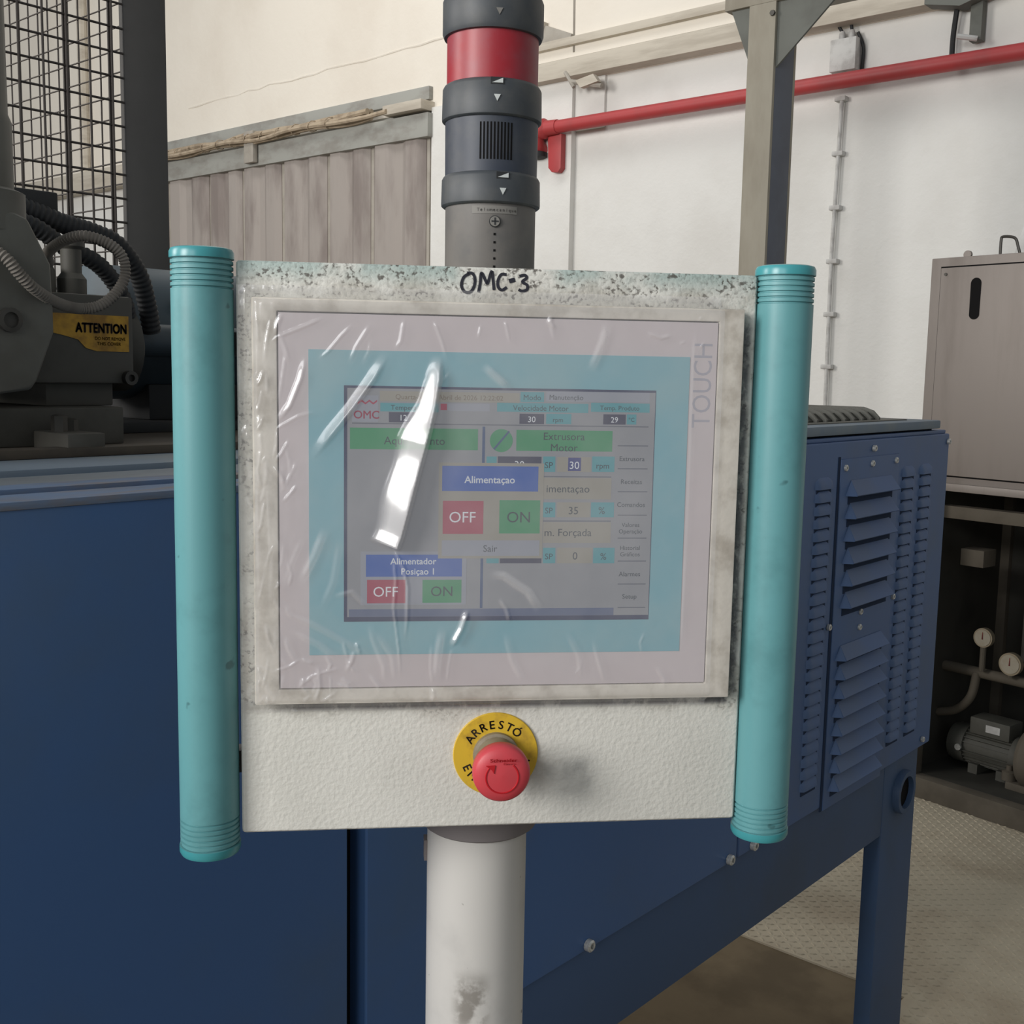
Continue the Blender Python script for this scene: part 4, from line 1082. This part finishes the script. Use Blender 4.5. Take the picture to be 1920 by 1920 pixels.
MB().box(-0.1036, 0.1102, -0.0118, -0.0110, 1.5373, 1.6988).build('lcd_screen', UI['lcd'], disp)
def yl(lev):
    return -0.0119 - 0.00011 * lev
for name, x0, x1, z0, z1, c, lev in UI_RECTS:
    y = yl(lev)
    place(name, MB().add([(x0, y, z0), (x1, y, z0), (x1, y, z1), (x0, y, z1)], [(0, 1, 2, 3)]).mesh(name, UI[c], 0, 0), disp)
for s, x, z, h, c, lev, bold in UI_TEXTS:
    place('screen_text', text_mesh(s, h * 0.80, UI[c], bold), disp, (x, yl(lev) - 0.00005, z))
# run indicator and logo wave
MB().lathe([(0.0079, yl(1.1)), (0.0079, yl(1))], 32, 'y', (0.0030, 0, 1.6630)).build('run_indicator', UI['green'], disp)
MB().prism([(-0.0055 + 0.0030, 1.6575), (-0.0046 + 0.0030, 1.6565), (0.0058 + 0.0030, 1.6690), (0.0048 + 0.0030, 1.6698)], yl(1.5), yl(1.4), 'y').build('indicator_slash', UI['navy'], disp)
zz = [(-0.0945 + 0.0026 * k, 1.6868 + (0.0014 if k % 2 else -0.0006)) for k in range(6)]
MB().prism(zz + [(x, z + 0.0013) for x, z in reversed(zz)], yl(1.5), yl(1.4), 'y').build('logo_wave', UI['textred'], disp)
# vertical TOUCH lettering in the right margin
place('touch_lettering', text_mesh('TOUCH', 0.0135, FACE_PRINT, 0, 0.058), disp, (0.1425, -0.01135, 1.7025), (0, -PI / 2, 0))

# marker writing OMC-3 on the top edge of the enclosure
def px(x, y):
    return (-0.1745 + (x - 443) / 977.0 * 0.3574, 1.7798 - (y - (488 + 0.0276 * (x - 443))) * 0.3975 / 1072.0)
strokes = [
    [(866, 511), (856, 518), (852, 532), (857, 543), (867, 545), (875, 536), (877, 521), (872, 511), (862, 510)],
    [(884, 545), (887, 528), (889, 510), (897, 524), (901, 528), (908, 507), (911, 524), (913, 541)],
    [(936, 513), (926, 513), (920, 524), (921, 536), (928, 541), (937, 536)],
    [(941, 525), (952, 522)],
    [(960, 516), (970, 514), (974, 519), (966, 526), (975, 532), (975, 540), (966, 543), (959, 540)]]
mb = MB()
for s in strokes:
    path = spline([(px(*p)[0], 0, px(*p)[1]) for p in s], 6) if len(s) > 2 else [Vector((px(*p)[0], 0, px(*p)[1])) for p in s]
    n = len(path)
    wd = 0.00100 if len(s) > 2 else 0.0015
    L = []
    for i in range(n):
        t = (path[min(i + 1, n - 1)] - path[max(i - 1, 0)]).normalized()
        nn = Vector((-t.z, 0, t.x))
        L.append((path[i] + nn * wd, path[i] - nn * wd))
    vs = [(v.x, -0.0004, v.z) for a, b in L for v in (a, b)]
    mb.add(vs, [(2 * i, 2 * i + 1, 2 * i + 3, 2 * i + 2) for i in range(n - 1)])
mb.build('marker_lettering', MARKER, enc, smooth=0)

# emergency stop: legend ring, collar, mushroom button
EC = (0.0040, 1.4370)
es = MB().lathe([(0.0306, 0.0), (0.0306, -0.0014), (0.0302, -0.0018), (0.012, -0.0018)], 64, 'y', (EC[0], 0, EC[1])).build('emergency_stop', YELLOW_LEGEND, cp)
def ring_text(s, radius, a0, a1, outward, h):
    for k, ch in enumerate(s):
        a = math.radians(a0 + (a1 - a0) * k / (len(s) - 1))
        x, z = EC[0] + radius * math.cos(a), EC[1] + radius * math.sin(a)
        rot = (PI / 2 - a) if outward else (-PI / 2 - a)
        place('legend_letter', text_mesh(ch, h, BLACK_PRINT, 1.0), es, (x, -0.0020, z), (0, rot, 0))
ring_text('ARRESTÓ', 0.0222, 148, 47, True, 0.0062)
ring_text('EMERGENCY', 0.0222, 205, 348, False, 0.0062)
MB().lathe([(0.0165, -0.0018), (0.0165, -0.006), (0.0145, -0.007), (0.0135, -0.018), (0.0125, -0.024), (0.0125, -0.030)], 40, 'y', (EC[0], 0, EC[1])).build('button_collar', STEM_GREY, es)
bt = MB().lathe([(0.012, -0.026), (0.0165, -0.028), (0.0196, -0.032), (0.0200, -0.038), (0.0196, -0.0415), (0.0180, -0.0436), (0.012, -0.0450), (0.0, -0.0455)], 56, 'y', (EC[0], 0, EC[1]), cap=False).build('button', RED_BUTTON, es, smooth=50)
def bulge(x, z):
    rr = math.hypot(x, z)
    return -0.0455 + 0.0006 * (rr / 0.012) ** 2
arc = []
for k in range(40):
    a = math.radians(48 - 276 * k / 39)
    x, z = 0.0112 * math.cos(a), 0.0112 * math.sin(a) - 0.0012
    arc.append((EC[0] + x, bulge(x, z) - 0.0001, EC[1] + z))
MB().tube(arc, 0.0006, 6).build('rotation_arrow', RED_GROOVE, bt)
MB().prism([(-0.0112, 0.0075), (-0.0050, 0.0078), (-0.0058, 0.0020), (-0.0072, 0.0045)], -0.0460, -0.0445, 'y').build('arrow_head', RED_GROOVE, bt).location = (EC[0], 0, EC[1] - 0.0003)
place('button_lettering', text_mesh('Schneider', 0.0026, RED_GROOVE, 1, 0.0185), bt, (EC[0] + 0.0008, -0.0462, EC[1] + 0.0112), (0.12, 0, 0))
place('button_lettering', text_mesh('Electric', 0.0014, RED_GROOVE, 0.5, 0.0085), bt, (EC[0] + 0.005, -0.0462, EC[1] + 0.0086), (0.10, 0, 0))

# ------------------------------------------------------------------ plastic film over the display
nx, nz = 400, 330
gx = np.linspace(-0.1745, 0.1565, nx)
gz = np.linspace(1.4715, 1.7640, nz)
GX, GZ = np.meshgrid(gx, gz)
def vnoise(sx, sz, seed):
    r = np.random.default_rng(seed)
    H = np.zeros_like(GX)
    for _ in range(7):
        a = r.uniform(0, 2 * PI)
        f = r.uniform(0.6, 1.6)
        H += np.sin((GX * math.cos(a) / sx + GZ * math.sin(a) / sz) * f * 2 * PI + r.uniform(0, 6.3))
    return H / 7
Hh = 0.0014 + 0.00035 * vnoise(0.09, 0.12, 1) + 0.00012 * vnoise(0.03, 0.05, 2)
# crumpling grows towards the left edge and lower-left corner
edge = np.clip((-0.118 - GX) / 0.05, 0, 1)
corner = np.clip(1 - np.hypot(GX + 0.16, GZ - 1.485) / 0.09, 0, 1)
corner2 = np.clip(1 - np.hypot(GX + 0.165, GZ - 1.752) / 0.06, 0, 1)
Hh += 0.0010 * np.abs(vnoise(0.012, 0.045, 3)) * edge + 0.0005 * np.abs(vnoise(0.03, 0.03, 4)) * (corner + corner2)
DBL = np.zeros_like(GX)
def fold(path, wl, wr, h, ta, tb):
    """raised crease: gentle on the left, steep on the right of its crest"""
    global Hh, DBL
    P = np.array(path)
    seg = P[1:] - P[:-1]
    ln = np.hypot(seg[:, 0], seg[:, 1])
    cum = np.concatenate([[0], np.cumsum(ln)])
    best = np.full(GX.shape, 1e9)
    S = np.zeros_like(GX)
    T = np.zeros_like(GX)
    x0, x1 = P[:, 0].min() - 0.03, P[:, 0].max() + 0.03
    z0, z1 = P[:, 1].min() - 0.03, P[:, 1].max() + 0.03
    for i in range(len(seg)):
        d = seg[i] / ln[i]
        rx, rz = GX - P[i, 0], GZ - P[i, 1]
        tt = rx * d[0] + rz * d[1]
        tc = np.clip(tt, 0, ln[i])
        ox, oz = rx - tc * d[0], rz - tc * d[1]
        dist = np.hypot(ox, oz)
        side = rx * (-d[1]) + rz * d[0]               # left of the travelling direction
        sgn = np.sign(side) * (1 if d[1] < 0 else -1)  # positive = right hand side of the picture
        mk = dist < best
        best = np.where(mk, dist, best)
        S = np.where(mk, sgn * dist, S)
        T = np.where(mk, (cum[i] + tc) / cum[-1], T)
    big = wl > 0.012
    wl_ = wl * (0.35 + 0.65 * np.clip(T * 2.2, 0, 1)) * (1 + 0.05 * np.sin(T * 19)) if big else wl
    left = np.clip(1 + S / wl_, 0, 1)
    right = np.clip(1 - S / wr, 0, 1)
    prof = np.where(S < 0, left, right)
    prof = prof * (0.75 + 0.25 * prof)
    if big:
        prof = np.where(S < 0, 0.55 * prof + 0.45 * left * left * (3 - 2 * left), prof)
        h = h * (wl_ / wl) * (0.70 + 0.30 * np.clip((T - 0.1) * 3, 0, 1)) * (1 + 0.03 * np.sin(T * 31 + 1))
    tap = np.clip(T / max(ta, 1e-3), 0, 1) * np.clip((1 - T) / max(tb, 1e-3), 0, 1)
    tap = tap * tap * (3 - 2 * tap)
    DBL = np.maximum(DBL, np.clip(prof * 2.5, 0, 1) * tap * (1.0 if big else (0.45 if wl > 0.0038 else 0.22)))
    Hh = np.maximum(Hh, 0.0012 + h * prof * tap + 0.3 * (Hh - 0.0012))
for args in FILM_FOLDS:
    fold(*args)
# small random crinkles: many along the left bezel and in the corners, few elsewhere
cr = random.Random(11)
for k in range(70):
    if k < 44:
        x0, z0 = cr.uniform(-0.168, -0.140), cr.uniform(1.482, 1.752)
        a, L = cr.uniform(-0.5, 0.3), cr.uniform(0.008, 0.028)
    elif k < 58:
        x0, z0 = cr.uniform(-0.165, -0.10), cr.uniform(1.484, 1.515)
        a, L = cr.uniform(-1.3, 1.3), cr.uniform(0.008, 0.022)
    else:
        x0, z0 = cr.uniform(-0.12, 0.14), cr.choice([cr.uniform(1.482, 1.53), cr.uniform(1.71, 1.75)])
        a, L = cr.uniform(-0.6, 0.6), cr.uniform(0.010, 0.025)
    w = cr.uniform(0.0011, 0.0024)
    bend = cr.uniform(-0.004, 0.004)
    p = [[x0, z0], [x0 - math.sin(a) * L / 2 + bend, z0 - math.cos(a) * L / 2], [x0 - math.sin(a) * L, z0 - math.cos(a) * L]]
    fold(p, w * 1.3, w, w * cr.uniform(0.35, 0.8), 0.35, 0.35)
# the sheet drops over the bezel edges
dl = np.clip((GX - (bx0 - 0.001)) / 0.005, -2, 1)
dt = np.clip(((bz1 + 0.001) - GZ) / 0.005, -2, 1)
db = np.clip((GZ - (bz0 - 0.001)) / 0.005, -2, 1)
inside = np.minimum(np.minimum(dl, dt), db)
inside = np.clip((inside + 1) / 2, 0, 1)
inside = inside * inside * (3 - 2 * inside)
Yf = -(0.0012 + 0.0115 * inside) - Hh
co = np.stack([GX, Yf, GZ], -1).reshape(-1, 3)
idx = np.arange(nx * nz).reshape(nz, nx)
quads = np.stack([idx[:-1, :-1], idx[:-1, 1:], idx[1:, 1:], idx[1:, :-1]], -1).reshape(-1, 4)
me = bpy.data.meshes.new('plastic_film')
me.vertices.add(len(co)); me.vertices.foreach_set('co', co.ravel())
me.loops.add(quads.size); me.loops.foreach_set('vertex_index', quads.ravel())
me.polygons.add(len(quads)); me.polygons.foreach_set('loop_start', np.arange(0, quads.size, 4))
me.update(calc_edges=True)
me.shade_smooth()
me.attributes.new('doubled', 'FLOAT', 'POINT').data.foreach_set('value', DBL.ravel())
me.materials.append(FILM)
film = place('plastic_film', me, None, PO, (0, 0, PA))
tag(film, 'creased clear plastic film stretched over the touch screen', 'plastic film')

# ------------------------------------------------------------------ signal tower on top of the panel
TX, TY = 0.0030, 0.09
tw_loc = PO + Vector((math.cos(PA) * TX - math.sin(PA) * TY, math.sin(PA) * TX + math.cos(PA) * TY, 1.7802))
tw = thing('signal_tower', 'dark signal tower with red lamp standing on the control panel', 'signal light', tw_loc, PA)
zb = 1.7802
def tz(z):
    return z + 0.16 - zb
def ringp(z0, z1, r=0.0373, rb=0.0345):
    return [(rb, z0), (r - 0.0016, z0 + 0.0002), (r - 0.0002, z0 + 0.0014), (r, z0 + 0.003), (r - 0.0004, z1 - 0.003), (r - 0.0016, z1 - 0.0008), (rb, z1)]
base = MB().lathe([(0.0335, 0.0), (0.0340, 0.001), (0.0340, tz(1.674))], 56).build('base_module', TOWER_GREY, tw)
r3 = MB().lathe(ringp(tz(1.671), tz(1.694)), 56).build('locking_ring', TOWER_DARK, tw)
bz = MB().lathe([(0.0345, tz(1.69)), (0.0348, tz(1.735))], 56).build('buzzer_module', TOWER_NAVY, tw)
r2_ = MB().lathe(ringp(tz(1.7325), tz(1.7590)), 56).build('locking_ring', TOWER_DARK, tw)
ln_ = MB().lathe([(0.0340, tz(1.757)), (0.0340, tz(1.796))], 56).build('lamp_lens', LENS, tw)
cap_ = MB().lathe([(0.034, tz(1.7925)), (0.0362, tz(1.793)), (0.0374, tz(1.796)), (0.0374, tz(1.818)), (0.034, tz(1.826)), (0.02, tz(1.829))], 56).build('end_cap', TOWER_DARK, tw)
def on_cyl(mb_poly, z, r, mat, name, parent, ang=0.0, dep=0.0006):
    """small flat mark on the front of the drum; polygon in (x,z)"""
    o = MB().prism(mb_poly, -dep, 0.0, 'y').build(name, mat, parent)
    o.location = (r * math.sin(ang), -r * math.cos(ang), z)
    o.rotation_euler = (0, 0, ang)
    return o
tri = [(-0.0024, 0.0024), (0.0024, 0.0024), (0.0, -0.0022)]
wedge = [(-0.004, -0.0016), (0.004, -0.0016), (0.004, 0.0018)]
dark_sq = [(-0.0048, -0.0024), (0.0048, -0.0024), (0.0048, 0.0024), (-0.0048, 0.0024)]
on_cyl(tri, tz(1.8030), 0.0373, TOWER_EMBOSS, 'arrow_mark', cap_, 0.02)
on_cyl(dark_sq, tz(1.7560), 0.0364, BLACK, 'wedge_field', r2_, 0.0)
on_cyl(wedge, tz(1.7560), 0.0369, TOWER_MARK, 'wedge_mark', r2_, 0.0)
on_cyl(tri, tz(1.7440), 0.0372, TOWER_MARK, 'arrow_mark', r2_, 0.0)
on_cyl(dark_sq, tz(1.6905), 0.0364, BLACK, 'wedge_field', r3, 0.14)
on_cyl(wedge, tz(1.6905), 0.0369, TOWER_MARK, 'wedge_mark', r3, 0.14)
on_cyl(tri, tz(1.6790), 0.0372, TOWER_MARK, 'arrow_mark', r3, 0.14)
for k in range(10):
    on_cyl([(-0.0006, -0.0130), (0.0006, -0.0130), (0.0006, 0.0130), (-0.0006, 0.0130)], tz(1.7150), 0.0343, BLACK_RECESS, 'sound_slot', bz, (k - 4.5) * 0.073)
mb = MB()
nn_ = 14
for rr_ in (0.0340, 0.03435):
    mb.v += [(rr_ * math.sin(-0.5 + k / nn_), -rr_ * math.cos(-0.5 + k / nn_), tz(1.6665) + dz) for k in range(nn_ + 1) for dz in (-0.0028, 0.0028)]
o_ = 2 * (nn_ + 1)
mb.f += [(o_ + 2 * k, o_ + 2 * k + 2, o_ + 2 * k + 3, o_ + 2 * k + 1) for k in range(nn_)]
mb.f += [(2 * k, 2 * k + 2, o_ + 2 * k + 2, o_ + 2 * k) for k in range(nn_)] + [(2 * k + 1, o_ + 2 * k + 1, o_ + 2 * k + 3, 2 * k + 3) for k in range(nn_)]
lp = mb.build('name_plate', TOWER_EMBOSS, base)
for k, ch in enumerate('Telemecanique'):
    a_ = -0.36 + 0.068 * k
    place('plate_letter', text_mesh(ch, 0.0024, TOWER_GREY, 1), lp, (0.0345 * math.sin(a_), -0.0345 * math.cos(a_), tz(1.6665)), (0, 0, a_))
scr = MB().lathe([(0.0042, -0.001), (0.0042, 0.0), (0.0030, 0.0006)], 24, 'y', (0, -0.0340, tz(1.6580))).build('screw', BLACK, base)
MB().lathe([(0.0036, -0.0014), (0.0034, -0.0016)], 24, 'y', (0, -0.0340, tz(1.6580))).build('screw_head', TOWER_EMBOSS, scr)
MB().box(-0.0026, 0.0026, -0.0359, -0.0355, tz(1.6580) - 0.0005, tz(1.6580) + 0.0005).build('screw_slot', BLACK, scr)
MB().box(-0.0005, 0.0005, -0.0359, -0.0355, tz(1.6580) - 0.0026, tz(1.6580) + 0.0026).build('screw_slot', BLACK, scr)
for k in range(5):
    on_cyl([(-0.0008, -0.0008), (0.0008, -0.0008), (0.0008, 0.0008), (-0.0008, 0.0008)], tz(1.6490 - 0.0058 * k), 0.0340, BLACK_RECESS, 'drain_hole', base, 0.0, 0.0003)
